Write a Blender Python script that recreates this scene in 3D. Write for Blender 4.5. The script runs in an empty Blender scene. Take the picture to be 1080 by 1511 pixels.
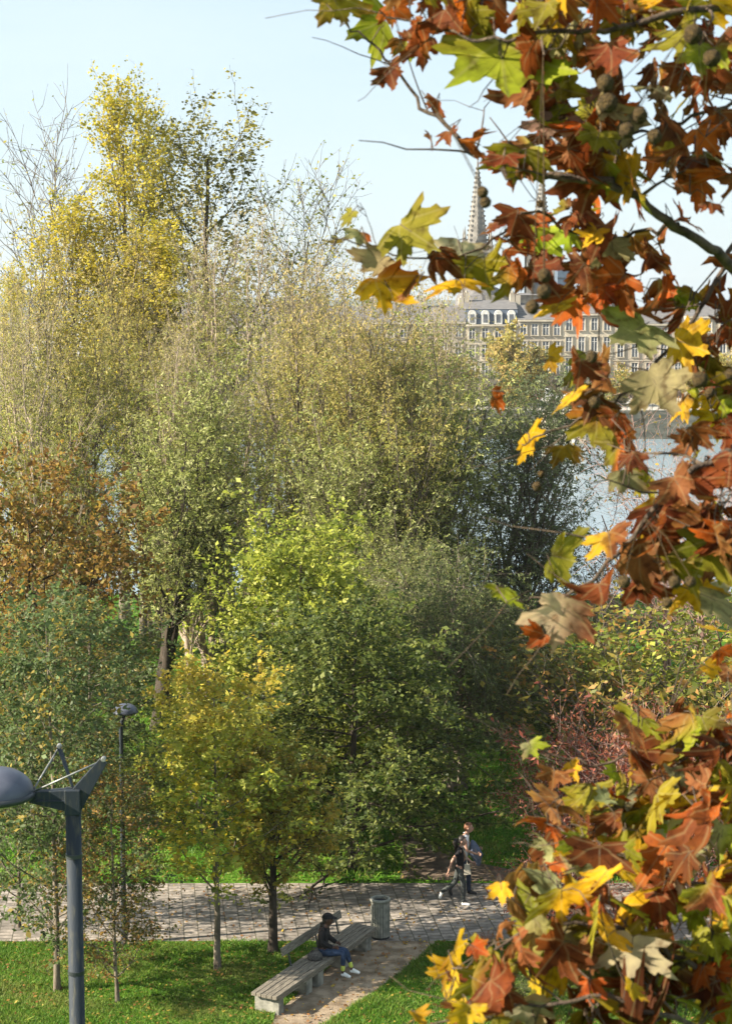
import bpy, math, random
import numpy as np
from mathutils import Vector, Matrix
R = math.radians
sc = bpy.context.scene
COL = sc.collection

# ------------------------------------------------------------------ camera, sky, sun, exposure
FPX, PITCH, CAMH = 2600.0, R(6.47), 14.0
cam_d = bpy.data.cameras.new("camera"); cam = bpy.data.objects.new("camera", cam_d); COL.objects.link(cam)
cam.location = (0, 0, CAMH); cam.rotation_euler = (R(90) - PITCH, 0, 0)
cam_d.sensor_fit = 'VERTICAL'; cam_d.sensor_height = 24.0; cam_d.lens = 24.0 * FPX / 1511.0
cam_d.clip_start = 0.1; cam_d.clip_end = 12000
cam_d.dof.use_dof = True; cam_d.dof.focus_distance = 38.0; cam_d.dof.aperture_fstop = 6.0
sc.camera = cam
sc.view_settings.view_transform = 'Standard'; sc.view_settings.look = 'None'
sc.view_settings.gamma = 1.0; sc.view_settings.exposure = 1.75

SUN_EL, SUN_AZ = R(30), R(-104)        # azimuth from +Y (away from camera), negative = to the left
sdir = Vector((math.sin(SUN_AZ) * math.cos(SUN_EL), math.cos(SUN_AZ) * math.cos(SUN_EL), math.sin(SUN_EL)))
sun_d = bpy.data.lights.new("sun", 'SUN'); sun = bpy.data.objects.new("sun", sun_d); COL.objects.link(sun)
sun_d.energy = 5.0; sun_d.angle = R(0.5); sun_d.color = (1.0, 0.90, 0.74)
sun.rotation_euler = (-sdir).to_track_quat('-Z', 'Y').to_euler(); sun.location = (-40, 10, 60)
W = bpy.data.worlds.new("World"); sc.world = W; W.use_nodes = True
wn, wl = W.node_tree.nodes, W.node_tree.links
wn.clear()
wo = wn.new('ShaderNodeOutputWorld'); bg = wn.new('ShaderNodeBackground'); sky = wn.new('ShaderNodeTexSky')
sky.sky_type = 'NISHITA'; sky.sun_disc = False; sky.sun_elevation = SUN_EL; sky.sun_rotation = SUN_AZ
sky.air_density = 1.0; sky.dust_density = 1.5; sky.ozone_density = 1.0
tc = wn.new('ShaderNodeTexCoord'); mp = wn.new('ShaderNodeMapping'); mp.inputs['Scale'].default_value = (1.3, 1.3, 9)
nz = wn.new('ShaderNodeTexNoise'); nz.inputs['Scale'].default_value = 2.2; nz.inputs['Detail'].default_value = 6
rp = wn.new('ShaderNodeValToRGB'); rp.color_ramp.elements[0].position = 0.30; rp.color_ramp.elements[1].position = 0.75
rp.color_ramp.elements[0].color = (0.55, 0.55, 0.55, 1); rp.color_ramp.elements[1].color = (0.95, 0.95, 0.95, 1)
mx = wn.new('ShaderNodeMix'); mx.data_type = 'RGBA'
mx.inputs['B'].default_value = (3.75, 4.5, 4.95, 1)
wl.new(tc.outputs['Generated'], mp.inputs['Vector']); wl.new(mp.outputs[0], nz.inputs['Vector'])
wl.new(nz.outputs['Fac'], rp.inputs[0]); wl.new(rp.outputs[0], mx.inputs['Factor'])
wl.new(sky.outputs[0], mx.inputs['A']); wl.new(mx.outputs['Result'], bg.inputs['Color'])
bg.inputs['Strength'].default_value = 0.065
wl.new(bg.outputs[0], wo.inputs['Surface'])

# ------------------------------------------------------------------ helpers
CPI, SPI = math.cos(PITCH), math.sin(PITCH)
def PT(px, py, D):
    a, b = (px - 540) / FPX, (755 - py) / FPX
    d = (a, CPI + b * SPI, -SPI + b * CPI); s = D / d[1]
    return Vector((d[0] * s, D, CAMH + d[2] * s))
def GP(px, py, z=0.0):
    a, b = (px - 540) / FPX, (755 - py) / FPX
    d = (a, CPI + b * SPI, -SPI + b * CPI); s = (z - CAMH) / d[2]
    return Vector((d[0] * s, d[1] * s, z))

def tag(o, label=None, cat=None, group=None, kind=None):
    if label: o['label'] = label
    if cat: o['category'] = cat
    if group: o['group'] = group
    if kind: o['kind'] = kind
    return o
def empty(name, loc=(0, 0, 0), rz=0, label=None, cat=None, group=None):
    o = bpy.data.objects.new(name, None); COL.objects.link(o); o.location = loc; o.rotation_euler = (0, 0, rz)
    o.empty_display_size = 0.2
    return tag(o, label, cat, group)
def copy_tree(o, parent=None):
    c = o.copy(); COL.objects.link(c); c.parent = parent
    for ch in list(o.children): copy_tree(ch, c)
    return c

class MB:
    """collects geometry for ONE mesh object"""
    def __init__(s): s.v = []; s.f = []; s.m = []
    def add(s, vs, fs, mi=0):
        n = len(s.v); s.v += [tuple(v) for v in vs]; s.f += [tuple(i + n for i in f) for f in fs]; s.m += [mi] * len(fs)
    def box(s, c, d, rz=0, mi=0, rot=None):
        hx, hy, hz = d[0] / 2, d[1] / 2, d[2] / 2
        M = rot if rot else Matrix.Rotation(rz, 3, 'Z')
        vs = [Vector(c) + M @ Vector((x, y, z)) for x in (-hx, hx) for y in (-hy, hy) for z in (-hz, hz)]
        s.add(vs, [(0, 1, 3, 2), (4, 6, 7, 5), (0, 4, 5, 1), (2, 3, 7, 6), (0, 2, 6, 4), (1, 5, 7, 3)], mi)
    def tube(s, pts, rad, n=8, mi=0, cap=True):
        pts = [Vector(p) for p in pts]
        if not hasattr(rad, '__len__'): rad = [rad] * len(pts)
        rings = []
        for i, p in enumerate(pts):
            t = (pts[min(i + 1, len(pts) - 1)] - pts[max(i - 1, 0)]).normalized()
            u = t.cross(Vector((0, 0, 1)) if abs(t.z) < 0.9 else Vector((1, 0, 0))).normalized(); w = t.cross(u)
            rings.append([p + (u * math.cos(2 * math.pi * k / n) + w * math.sin(2 * math.pi * k / n)) * rad[i] for k in range(n)])
        vs = [v for r in rings for v in r]
        fs = [(i * n + k, i * n + (k + 1) % n, (i + 1) * n + (k + 1) % n, (i + 1) * n + k) for i in range(len(pts) - 1) for k in range(n)]
        if cap: fs += [tuple(range(n))[::-1], tuple(range((len(pts) - 1) * n, len(pts) * n))]
        s.add(vs, fs, mi)
    def lathe(s, prof, c=(0, 0, 0), n=24, mi=0, M=None):
        c = Vector(c); vs = []
        for r, z in prof:
            for k in range(n):
                a = 2 * math.pi * k / n; q = Vector((r * math.cos(a), r * math.sin(a), z))
                vs.append(c + (M @ q if M else q))
        m = len(prof)
        s.add(vs, [(i * n + k, i * n + (k + 1) % n, (i + 1) * n + (k + 1) % n, (i + 1) * n + k) for i in range(m - 1) for k in range(n)], mi)
    def prism(s, poly, z0, z1, mi=0):
        n = len(poly)
        s.add([(p[0], p[1], z0) for p in poly] + [(p[0], p[1], z1) for p in poly],
              [tuple(range(n))[::-1], tuple(range(n, 2 * n))] + [(i, (i + 1) % n, n + (i + 1) % n, n + i) for i in range(n)], mi)
    def build(s, name, mats, parent=None, smooth=False, bevel=0):
        me = bpy.data.meshes.new(name); me.from_pydata(s.v, [], s.f)
        for m in (mats if isinstance(mats, (list, tuple)) else [mats]): me.materials.append(m)
        me.polygons.foreach_set('material_index', s.m)
        if smooth: me.polygons.foreach_set('use_smooth', [True] * len(s.f))
        me.update(); o = bpy.data.objects.new(name, me); COL.objects.link(o)
        if parent: o.parent = parent
        if bevel:
            b = o.modifiers.new('bevel', 'BEVEL'); b.width = bevel; b.segments = 2
        return o

def np_mesh(name, V, F, mat, parent=None, col=None, smooth=False, uvw=None):
    """V (n,3) F (m,k) numpy -> object"""
    me = bpy.data.meshes.new(name); k = F.shape[1]
    me.vertices.add(len(V)); me.vertices.foreach_set('co', np.ascontiguousarray(V, dtype=np.float32).ravel())
    me.loops.add(F.size); me.loops.foreach_set('vertex_index', np.ascontiguousarray(F, dtype=np.int32).ravel())
    me.polygons.add(len(F)); me.polygons.foreach_set('loop_start', np.arange(0, F.size, k, dtype=np.int32))
    if smooth: me.polygons.foreach_set('use_smooth', np.ones(len(F), dtype=bool))
    if col is not None:
        a = me.attributes.new('leafcol', 'FLOAT_COLOR', 'POINT')
        c4 = np.ones((len(V), 4), dtype=np.float32); c4[:, :3] = col; a.data.foreach_set('color', c4.ravel())
    if uvw is not None:
        a = me.attributes.new('leafpos', 'FLOAT_VECTOR', 'POINT'); a.data.foreach_set('vector', np.ascontiguousarray(uvw, dtype=np.float32).ravel())
    me.update(calc_edges=True); me.validate(); me.materials.append(mat)
    o = bpy.data.objects.new(name, me); COL.objects.link(o)
    if parent: o.parent = parent
    return o

# ------------------------------------------------------------------ materials
def newmat(name):
    m = bpy.data.materials.new(name); m.use_nodes = True
    return m, m.node_tree.nodes, m.node_tree.links, m.node_tree.nodes['Principled BSDF']
def ramp(n, stops):
    r = n.new('ShaderNodeValToRGB'); e = r.color_ramp.elements
    while len(e) < len(stops): e.new(0.5)
    for i, (p, c) in enumerate(stops): e[i].position = p; e[i].color = (*c, 1)
    return r
def noisy(name, c1, c2, scale=3, rough=0.8, metal=0, bump=0.0, bscale=None, coords='Object', stretch=(1, 1, 1), detail=6, lo=.35, hi=.65, c3=None):
    m, n, l, b = newmat(name)
    t = n.new('ShaderNodeTexCoord'); mp = n.new('ShaderNodeMapping'); mp.inputs['Scale'].default_value = stretch
    nz = n.new('ShaderNodeTexNoise'); nz.inputs['Scale'].default_value = scale; nz.inputs['Detail'].default_value = detail
    st = [(lo, c1), (hi, c2)]
    if c3: st = [(lo, c1), ((lo + hi) / 2, c3), (hi, c2)]
    r = ramp(n, st)
    l.new(t.outputs[coords], mp.inputs[0]); l.new(mp.outputs[0], nz.inputs['Vector']); l.new(nz.outputs['Fac'], r.inputs[0])
    l.new(r.outputs[0], b.inputs['Base Color']); b.inputs['Roughness'].default_value = rough; b.inputs['Metallic'].default_value = metal
    b.inputs['Specular IOR Level'].default_value = 0.3
    if bump:
        n2 = n.new('ShaderNodeTexNoise'); n2.inputs['Scale'].default_value = bscale or scale * 4; n2.inputs['Detail'].default_value = 5
        bp = n.new('ShaderNodeBump'); bp.inputs['Strength'].default_value = bump; bp.inputs['Distance'].default_value = 0.03
        l.new(mp.outputs[0], n2.inputs['Vector']); l.new(n2.outputs['Fac'], bp.inputs['Height']); l.new(bp.outputs[0], b.inputs['Normal'])
    return m
def leafmat(name, trans=0.4, rough=0.55, veins=False):
    m, n, l, b = newmat(name)
    a = n.new('ShaderNodeAttribute'); a.attribute_name = 'leafcol'
    out = n['Material Output']; tr = n.new('ShaderNodeBsdfTranslucent'); ms = n.new('ShaderNodeMixShader')
    ms.inputs[0].default_value = trans
    col = a.outputs['Color']
    if veins:
        # blotches and pale veins drawn in the leaf's own coordinates, paler underside
        p = n.new('ShaderNodeAttribute'); p.attribute_name = 'leafpos'
        tcn = n.new('ShaderNodeTexCoord')
        nz = n.new('ShaderNodeTexNoise'); nz.inputs['Scale'].default_value = 28; nz.inputs['Detail'].default_value = 5
        l.new(tcn.outputs['Object'], nz.inputs['Vector'])
        r = ramp(n, [(0.36, (0.35, 0.25, 0.16)), (0.47, (0.9, 0.85, 0.8)), (0.72, (1.35, 1.3, 1.1))])
        l.new(nz.outputs['Fac'], r.inputs[0])
        mu = n.new('ShaderNodeMix'); mu.data_type = 'RGBA'; mu.blend_type = 'MULTIPLY'; mu.inputs['Factor'].default_value = 0.75
        l.new(col, mu.inputs['A']); l.new(r.outputs[0], mu.inputs['B']); col = mu.outputs['Result']
        sx = n.new('ShaderNodeSeparateXYZ'); l.new(p.outputs['Vector'], sx.inputs[0])
        ax = n.new('ShaderNodeMath'); ax.operation = 'ABSOLUTE'; l.new(sx.outputs[0], ax.inputs[0])
        mins = None
        for ang in (0, 48, 92):
            c_, s_ = math.cos(R(ang)), math.sin(R(ang))
            m1 = n.new('ShaderNodeMath'); m1.operation = 'MULTIPLY'; m1.inputs[1].default_value = c_; l.new(ax.outputs[0], m1.inputs[0])
            m2 = n.new('ShaderNodeMath'); m2.operation = 'MULTIPLY_ADD'; m2.inputs[1].default_value = -s_; l.new(sx.outputs[1], m2.inputs[0]); l.new(m1.outputs[0], m2.inputs[2])
            m3 = n.new('ShaderNodeMath'); m3.operation = 'ABSOLUTE'; l.new(m2.outputs[0], m3.inputs[0])
            if mins is None: mins = m3.outputs[0]
            else:
                mm = n.new('ShaderNodeMath'); mm.operation = 'MINIMUM'; l.new(mins, mm.inputs[0]); l.new(m3.outputs[0], mm.inputs[1]); mins = mm.outputs[0]
        mr = n.new('ShaderNodeMapRange'); mr.inputs['From Min'].default_value = 0.008; mr.inputs['From Max'].default_value = 0.03
        mr.inputs['To Min'].default_value = 0.18; mr.inputs['To Max'].default_value = 0.0
        l.new(mins, mr.inputs['Value'])
        mv = n.new('ShaderNodeMix'); mv.data_type = 'RGBA'; mv.inputs['B'].default_value = (0.5, 0.42, 0.2, 1)
        l.new(mr.outputs[0], mv.inputs['Factor']); l.new(col, mv.inputs['A']); col = mv.outputs['Result']
        bp = n.new('ShaderNodeBump'); bp.inputs['Strength'].default_value = 0.25; bp.inputs['Distance'].default_value = 0.01
        l.new(mins, bp.inputs['Height']); l.new(bp.outputs[0], b.inputs['Normal'])
    l.new(col, b.inputs['Base Color']); l.new(col, tr.inputs['Color'])
    b.inputs['Roughness'].default_value = rough; b.inputs['Specular IOR Level'].default_value = 0.15 if veins else 0.35
    l.new(b.outputs[0], ms.inputs[1]); l.new(tr.outputs[0], ms.inputs[2]); l.new(ms.outputs[0], out.inputs['Surface'])
    return m
M = {}
M['leaf'] = leafmat('tree_leaves', 0.5)
M['planeleaf'] = leafmat('plane_leaves', 0.55, 0.7, True)
M['grassblade'] = leafmat('grass_blades', 0.35, 0.6)
M['bark'] = noisy('grey_bark', (0.07, 0.055, 0.04), (0.20, 0.165, 0.125), 6, .9, bump=.6, stretch=(1, 1, .3))
M['bark_dark'] = noisy('dark_bark', (0.018, 0.014, 0.010), (0.06, 0.045, 0.032), 7, .9, bump=.6, stretch=(1, 1, .3))
M['bark_pale'] = noisy('pale_twigs', (0.22, 0.17, 0.13), (0.42, 0.34, 0.27), 5, .85)
M['bark_pink'] = noisy('pinkish_twigs', (0.22, 0.13, 0.11), (0.42, 0.28, 0.24), 5, .85)
M['bark_plane'] = noisy('plane_bark', (0.03, 0.02, 0.014), (0.10, 0.07, 0.045), 30, .8, bump=.4, bscale=90)
M['seed'] = noisy('seed_ball', (0.04, 0.026, 0.009), (0.15, 0.095, 0.03), 180, .9, bump=1.0, bscale=260)
M['lamp'] = noisy('lamp_paint', (0.014, 0.021, 0.030), (0.055, 0.055, 0.04), 9, .7, .0, bump=.1, stretch=(3, 3, .6), lo=.52, hi=.72)
M['lampdome'] = noisy('lamp_dome', (0.06, 0.067, 0.095), (0.10, 0.108, 0.14), 4, .38, .2)
M['lampdark'] = noisy('lamp_dark', (0.02, 0.025, 0.03), (0.05, 0.055, 0.06), 6, .4, .3)
M['lampglass'] = noisy('lamp_glass', (0.35, 0.36, 0.35), (0.5, 0.5, 0.48), 3, .2)
M['bolt'] = noisy('worn_steel', (0.09, 0.10, 0.10), (0.26, 0.26, 0.25), 20, .5, .4)
M['wood'] = noisy('weathered_wood', (0.085, 0.075, 0.06), (0.24, 0.21, 0.165), 5, .85, bump=.5, stretch=(1.2, 14, 14), bscale=10)
M['concrete'] = noisy('bench_concrete', (0.12, 0.12, 0.10), (0.26, 0.25, 0.21), 6, .9, bump=.3)
M['bin'] = noisy('bin_concrete', (0.13, 0.135, 0.11), (0.27, 0.26, 0.22), 7, .85, bump=.3)
M['black'] = noisy('dark_rubber', (0.012, 0.012, 0.012), (0.03, 0.03, 0.03), 8, .7)
M['stone'] = noisy('limestone', (0.36, 0.32, 0.25), (0.52, 0.465, 0.37), .35, .9, c3=(0.36, 0.32, 0.25), detail=8)
M['stone2'] = noisy('darker_limestone', (0.24, 0.21, 0.165), (0.38, 0.335, 0.27), .3, .9, detail=8)
M['spire'] = noisy('church_stone', (0.10, 0.095, 0.085), (0.22, 0.205, 0.18), .8, .9, detail=8)
M['tiles'] = noisy('roof_tiles', (0.085, 0.085, 0.09), (0.16, 0.15, 0.145), 1.2, .9, stretch=(1, 6, 1))
M['slate'] = noisy('blue_slate', (0.045, 0.06, 0.085), (0.09, 0.11, 0.14), 2, .5)
M['pane'] = noisy('window_glass', (0.05, 0.055, 0.065), (0.16, 0.17, 0.19), .5, .12)
M['white'] = noisy('white_frame', (0.42, 0.41, 0.38), (0.6, 0.59, 0.56), 3, .6)
M['door'] = noisy('dark_door', (0.03, 0.025, 0.02), (0.07, 0.05, 0.04), 3, .6)
M['iron'] = noisy('painted_iron', (0.03, 0.035, 0.035), (0.06, 0.065, 0.065), 4, .5, .3)
M['carwhite'] = noisy('white_car_paint', (0.65, 0.66, 0.67), (0.75, 0.76, 0.77), 2, .25)
M['cargrey'] = noisy('grey_car_paint', (0.18, 0.20, 0.23), (0.26, 0.28, 0.30), 2, .25, .4)
M['red'] = noisy('red_paint', (0.55, 0.03, 0.05), (0.7, 0.06, 0.08), 4, .4)
M['glasstower'] = noisy('tower_glass', (0.035, 0.055, 0.085), (0.07, 0.10, 0.14), .3, .25)
M['skin'] = noisy('skin', (0.30, 0.17, 0.12), (0.40, 0.23, 0.165), 8, .6)
M['skin_dark'] = noisy('dark_skin', (0.07, 0.035, 0.025), (0.11, 0.055, 0.04), 8, .6)
M['hair_black'] = noisy('black_hair', (0.01, 0.008, 0.007), (0.03, 0.022, 0.018), 30, .5)
M['hair_ginger'] = noisy('ginger_hair', (0.10, 0.04, 0.02), (0.20, 0.085, 0.04), 30, .6)
M['cloth_black'] = noisy('black_cloth', (0.006, 0.006, 0.007), (0.016, 0.014, 0.016), 12, .9, bump=.5, bscale=20)
M['cloth_white'] = noisy('white_cloth', (0.62, 0.62, 0.64), (0.76, 0.76, 0.77), 8, .9, bump=.4, bscale=16)
M['cloth_grey'] = noisy('grey_denim', (0.03, 0.035, 0.034), (0.065, 0.07, 0.065), 14, .9, bump=.4, bscale=16)
M['cloth_navy'] = noisy('navy_denim', (0.015, 0.02, 0.035), (0.035, 0.045, 0.07), 14, .9, bump=.4, bscale=16)
M['cloth_blue'] = noisy('blue_denim', (0.014, 0.028, 0.06), (0.035, 0.06, 0.12), 14, .9, bump=.4, bscale=16)
M['cloth_slate'] = noisy('slate_cloth', (0.05, 0.065, 0.10), (0.10, 0.12, 0.17), 10, .8, bump=.4, bscale=16)
M['sock'] = noisy('yellow_green_sock', (0.4, 0.48, 0.05), (0.62, 0.66, 0.16), 25, .9)
M['shoe_white'] = noisy('white_shoe', (0.62, 0.62, 0.58), (0.78, 0.78, 0.74), 14, .6)
M['bag'] = noisy('dark_bag', (0.02, 0.018, 0.018), (0.10, 0.09, 0.085), 25, .7)

# ground materials
def ground_mat():
    m, n, l, b = newmat('park_ground'); t = n.new('ShaderNodeTexCoord')
    a = n.new('ShaderNodeTexNoise'); a.inputs['Scale'].default_value = 0.35; a.inputs['Detail'].default_value = 8
    c = n.new('ShaderNodeTexNoise'); c.inputs['Scale'].default_value = 9; c.inputs['Detail'].default_value = 8
    r1 = ramp(n, [(0.3, (0.035, 0.095, 0.008)), (0.5, (0.055, 0.145, 0.010)), (0.7, (0.10, 0.19, 0.018))])
    r2 = ramp(n, [(0.3, (0.5, 0.5, 0.45)), (0.7, (1.4, 1.35, 1.2))])
    mu = n.new('ShaderNodeMix'); mu.data_type = 'RGBA'; mu.blend_type = 'MULTIPLY'; mu.inputs['Factor'].default_value = 1
    for x in (a, c): l.new(t.outputs['Object'], x.inputs['Vector'])
    l.new(a.outputs['Fac'], r1.inputs[0]); l.new(c.outputs['Fac'], r2.inputs[0])
    l.new(r1.outputs[0], mu.inputs['A']); l.new(r2.outputs[0], mu.inputs['B']); l.new(mu.outputs['Result'], b.inputs['Base Color'])
    b.inputs['Roughness'].default_value = 0.95; b.inputs['Specular IOR Level'].default_value = 0.1
    bp = n.new('ShaderNodeBump'); bp.inputs['Strength'].default_value = 0.8; bp.inputs['Distance'].default_value = 0.08
    l.new(c.outputs['Fac'], bp.inputs['Height']); l.new(bp.outputs[0], b.inputs['Normal'])
    return m
def water_mat():
    m, n, l, b = newmat('river_water'); t = n.new('ShaderNodeTexCoord')
    mp = n.new('ShaderNodeMapping'); mp.inputs['Scale'].default_value = (0.35, 0.9, 1)
    a = n.new('ShaderNodeTexNoise'); a.inputs['Scale'].default_value = 1.2; a.inputs['Detail'].default_value = 6
    l.new(t.outputs['Object'], mp.inputs[0]); l.new(mp.outputs[0], a.inputs['Vector'])
    bp = n.new('ShaderNodeBump'); bp.inputs['Strength'].default_value = 0.2; bp.inputs['Distance'].default_value = 0.08
    l.new(a.outputs['Fac'], bp.inputs['Height']); l.new(bp.outputs[0], b.inputs['Normal'])
    b.inputs['Base Color'].default_value = (0.20, 0.27, 0.32, 1); b.inputs['Roughness'].default_value = 0.2
    b.inputs['Specular IOR Level'].default_value = 1.0; b.inputs['IOR'].default_value = 1.6
    return m
def paving_mat():
    m, n, l, b = newmat('stone_paving'); t = n.new('ShaderNodeTexCoord')
    mp = n.new('ShaderNodeMapping'); mp.inputs['Rotation'].default_value = (0, 0, R(83))
    # slight wobble so that the joints are not ruler straight
    wz = n.new('ShaderNodeTexNoise'); wz.inputs['Scale'].default_value = 2.4; wz.inputs['Detail'].default_value = 3
    va = n.new('ShaderNodeVectorMath'); va.operation = 'MULTIPLY_ADD'; va.inputs[1].default_value = (0.035, 0.035, 0)
    l.new(t.outputs['Object'], wz.inputs['Vector']); l.new(wz.outputs['Color'], va.inputs[0]); l.new(t.outputs['Object'], va.inputs[2])
    l.new(va.outputs[0], mp.inputs[0])
    br = n.new('ShaderNodeTexBrick'); br.inputs['Scale'].default_value = 1.0
    br.inputs['Brick Width'].default_value = 0.20; br.inputs['Row Height'].default_value = 0.32; br.inputs['Mortar Size'].default_value = 0.013
    br.inputs['Mortar Smooth'].default_value = 0.3; br.inputs['Bias'].default_value = 0
    br.inputs['Color1'].default_value = (0.14, 0.125, 0.11, 1); br.inputs['Color2'].default_value = (0.27, 0.24, 0.21, 1); br.inputs['Mortar'].default_value = (0.07, 0.065, 0.045, 1)
    l.new(mp.outputs[0], br.inputs['Vector'])
    nz = n.new('ShaderNodeTexNoise'); nz.inputs['Scale'].default_value = 5; nz.inputs['Detail'].default_value = 8
    l.new(t.outputs['Object'], nz.inputs['Vector'])
    r2 = ramp(n, [(0.3, (0.6, 0.58, 0.55)), (0.7, (1.35, 1.32, 1.3))]); l.new(nz.outputs['Fac'], r2.inputs[0])
    mu = n.new('ShaderNodeMix'); mu.data_type = 'RGBA'; mu.blend_type = 'MULTIPLY'; mu.inputs['Factor'].default_value = 1
    l.new(br.outputs['Color'], mu.inputs['A']); l.new(r2.outputs[0], mu.inputs['B']); l.new(mu.outputs['Result'], b.inputs['Base Color'])
    inv = n.new('ShaderNodeMath'); inv.operation = 'SUBTRACT'; inv.inputs[0].default_value = 1; l.new(br.outputs['Fac'], inv.inputs[1])
    ad = n.new('ShaderNodeMath'); ad.operation = 'MULTIPLY_ADD'; ad.inputs[1].default_value = 0.5; l.new(nz.outputs['Fac'], ad.inputs[0]); l.new(inv.outputs[0], ad.inputs[2])
    bp = n.new('ShaderNodeBump'); bp.inputs['Strength'].default_value = 0.8; bp.inputs['Distance'].default_value = 0.03
    l.new(ad.outputs[0], bp.inputs['Height']); l.new(bp.outputs[0], b.inputs['Normal']); b.inputs['Roughness'].default_value = .8
    return m
M['ground'] = ground_mat(); M['water'] = water_mat(); M['paving'] = paving_mat()
M['dirt'] = noisy('bare_dirt', (0.13, 0.095, 0.06), (0.30, 0.235, 0.165), 3, .95, bump=.6, bscale=30, detail=10)
M['dirt_dark'] = noisy('dark_dirt', (0.07, 0.05, 0.035), (0.16, 0.12, 0.085), 2.5, .95, bump=.6, bscale=20, detail=10)
M['quay'] = noisy('quay_paving', (0.26, 0.25, 0.22), (0.38, 0.36, 0.32), .3, .9)
M['quaywall'] = noisy('quay_wall_stone', (0.05, 0.055, 0.045), (0.13, 0.13, 0.105), .5, .9, stretch=(1, 1, 3))
M['hill'] = noisy('wooded_hill', (0.03, 0.045, 0.03), (0.07, 0.085, 0.05), .02, .95)

# ------------------------------------------------------------------ setting: ground, river, paths, quay, hills
def sheet(name, xs, ys, zf, mat):
    X, Y = np.meshgrid(xs, ys); Z = np.vectorize(zf)(X, Y)
    V = np.stack([X, Y, Z], -1).reshape(-1, 3); nx = len(xs)
    i = np.arange(len(ys) - 1)[:, None] * nx + np.arange(nx - 1)[None]
    F = np.stack([i, i + 1, i + nx + 1, i + nx], -1).reshape(-1, 4)
    o = np_mesh(name, V, F, mat, smooth=True); return tag(o, kind='structure')
def gz(x, y):
    if y <= 40: return 0.0
    if y < 88: return 0.0
    if y < 106: return -6.0 * (y - 88) / 18
    return -6.0
ysg = list(np.linspace(-60, 80, 15)) + list(np.linspace(86, 110, 9)) + [180, 253]
sheet('ground', np.linspace(-1500, 1500, 61), np.array(ysg), gz, M['ground'])
sheet('river', np.linspace(-1500, 1500, 3), np.array([90.0, 170.0, 251.9]), lambda x, y: -4.0, M['water'])
QY = 252.0
q = MB(); q.box((0, 2252 + 0, -3), (8000, 4000, 6)); tag(q.build('far_bank', M['quay']), kind='structure')
q = MB(); q.box((0, QY - 0.35, -3), (3000, .7, 6.15)); tag(q.build('quay_wall', M['quaywall']), 'dark stained stone quay wall across the river', 'quay wall')
# paving, dirt
def flat(name, pts, z, mat):
    m = MB(); n = len(pts); m.add([(p[0], p[1], z) for p in pts], [tuple(range(n))]); return tag(m.build(name, mat), kind='structure')
PY0, PY1 = 38.2, 42.3
flat('paved_path', [(-60, PY0 - .25), (60, PY0 + .1), (60, PY1), (-60, PY1 - .3)], 0.010, M['paving'])
dp = [GP(*p) for p in [(400, 1530), (405, 1497), (470, 1440), (545, 1380), (655, 1379), (640, 1394), (600, 1428), (545, 1468), (490, 1503), (455, 1530)]]
flat('bench_path', dp, 0.005, M['dirt'])
dp = [GP(*p) for p in [(590, 1296), (598, 1262), (592, 1240), (612, 1233), (655, 1252), (700, 1272), (760, 1284), (900, 1288), (900, 1302), (700, 1300)]]
flat('dirt_path', dp, 0.006, M['dirt_dark'])
# hills far beyond
def hz(x, y):
    t = (y - 2600) / 900
    return -2 + 46 * math.exp(-((x + 900) / 1300) ** 2) * math.sin(min(max(t, 0), 1) * math.pi / 2) * (1 + .12 * math.sin(x * .011) + .06 * math.sin(x * .037)) + 14 * min(max(t, 0), 1)
sheet('hills', np.linspace(-4000, 4000, 161), np.linspace(2600, 3600, 8), hz, M['hill'])

# ------------------------------------------------------------------ tree growing
def unit(a): return a / np.maximum(np.linalg.norm(a, axis=-1, keepdims=True), 1e-9)
def samp(P, idx, t):
    K = P.shape[1]; f = t * (K - 1); i = np.clip(f.astype(int), 0, K - 2); w = (f - i)[:, None]
    a, b = P[idx, i], P[idx, i + 1]
    return a * (1 - w) + b * w, unit(b - a), i, w[:, 0]
def grow(rg, P, Rr, n, t0, t1, ang, asd, L, lsd, K, up, noise, rr, shape=None, rmin=.004, out=0):
    N = P.shape[0]; idx = np.repeat(np.arange(N), n)
    t = t0 + (t1 - t0) * (np.tile(np.arange(n), N) + rg.random(N * n)) / n
    pos, tan, i, w = samp(P, idx, t)
    r0 = Rr[idx, i] * (1 - w) + Rr[idx, i + 1] * w
    az = np.tile(np.arange(n) * 2.39996, N) + rg.random(N).repeat(n) * 6.28 + rg.normal(0, .3, N * n)
    ref = np.where(np.abs(tan[:, 2:3]) > .9, np.array([[1., 0, 0]]), np.array([[0., 0, 1]]))
    u = unit(np.cross(tan, ref)); v = np.cross(tan, u)
    perp = u * np.cos(az)[:, None] + v * np.sin(az)[:, None]
    a = np.radians(ang + rg.normal(0, asd, N * n))[:, None]
    d = unit(tan * np.cos(a) + perp * np.sin(a))
    ln = L * np.clip(1 + rg.normal(0, lsd, N * n), .3, 2)
    if shape is not None: ln = ln * shape(t)
    Q = np.zeros((N * n, K, 3)); Q[:, 0] = pos
    st = (ln / (K - 1))[:, None]
    for k in range(1, K):
        d = unit(d + np.array([[0, 0, up]]) + rg.normal(0, noise, d.shape))
        Q[:, k] = Q[:, k - 1] + d * st
    rs = np.maximum(r0 * rr, rmin); RQ = rs[:, None] * np.linspace(1, .35, K)[None]
    return Q, np.maximum(RQ, rmin * .6), idx, t
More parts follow.
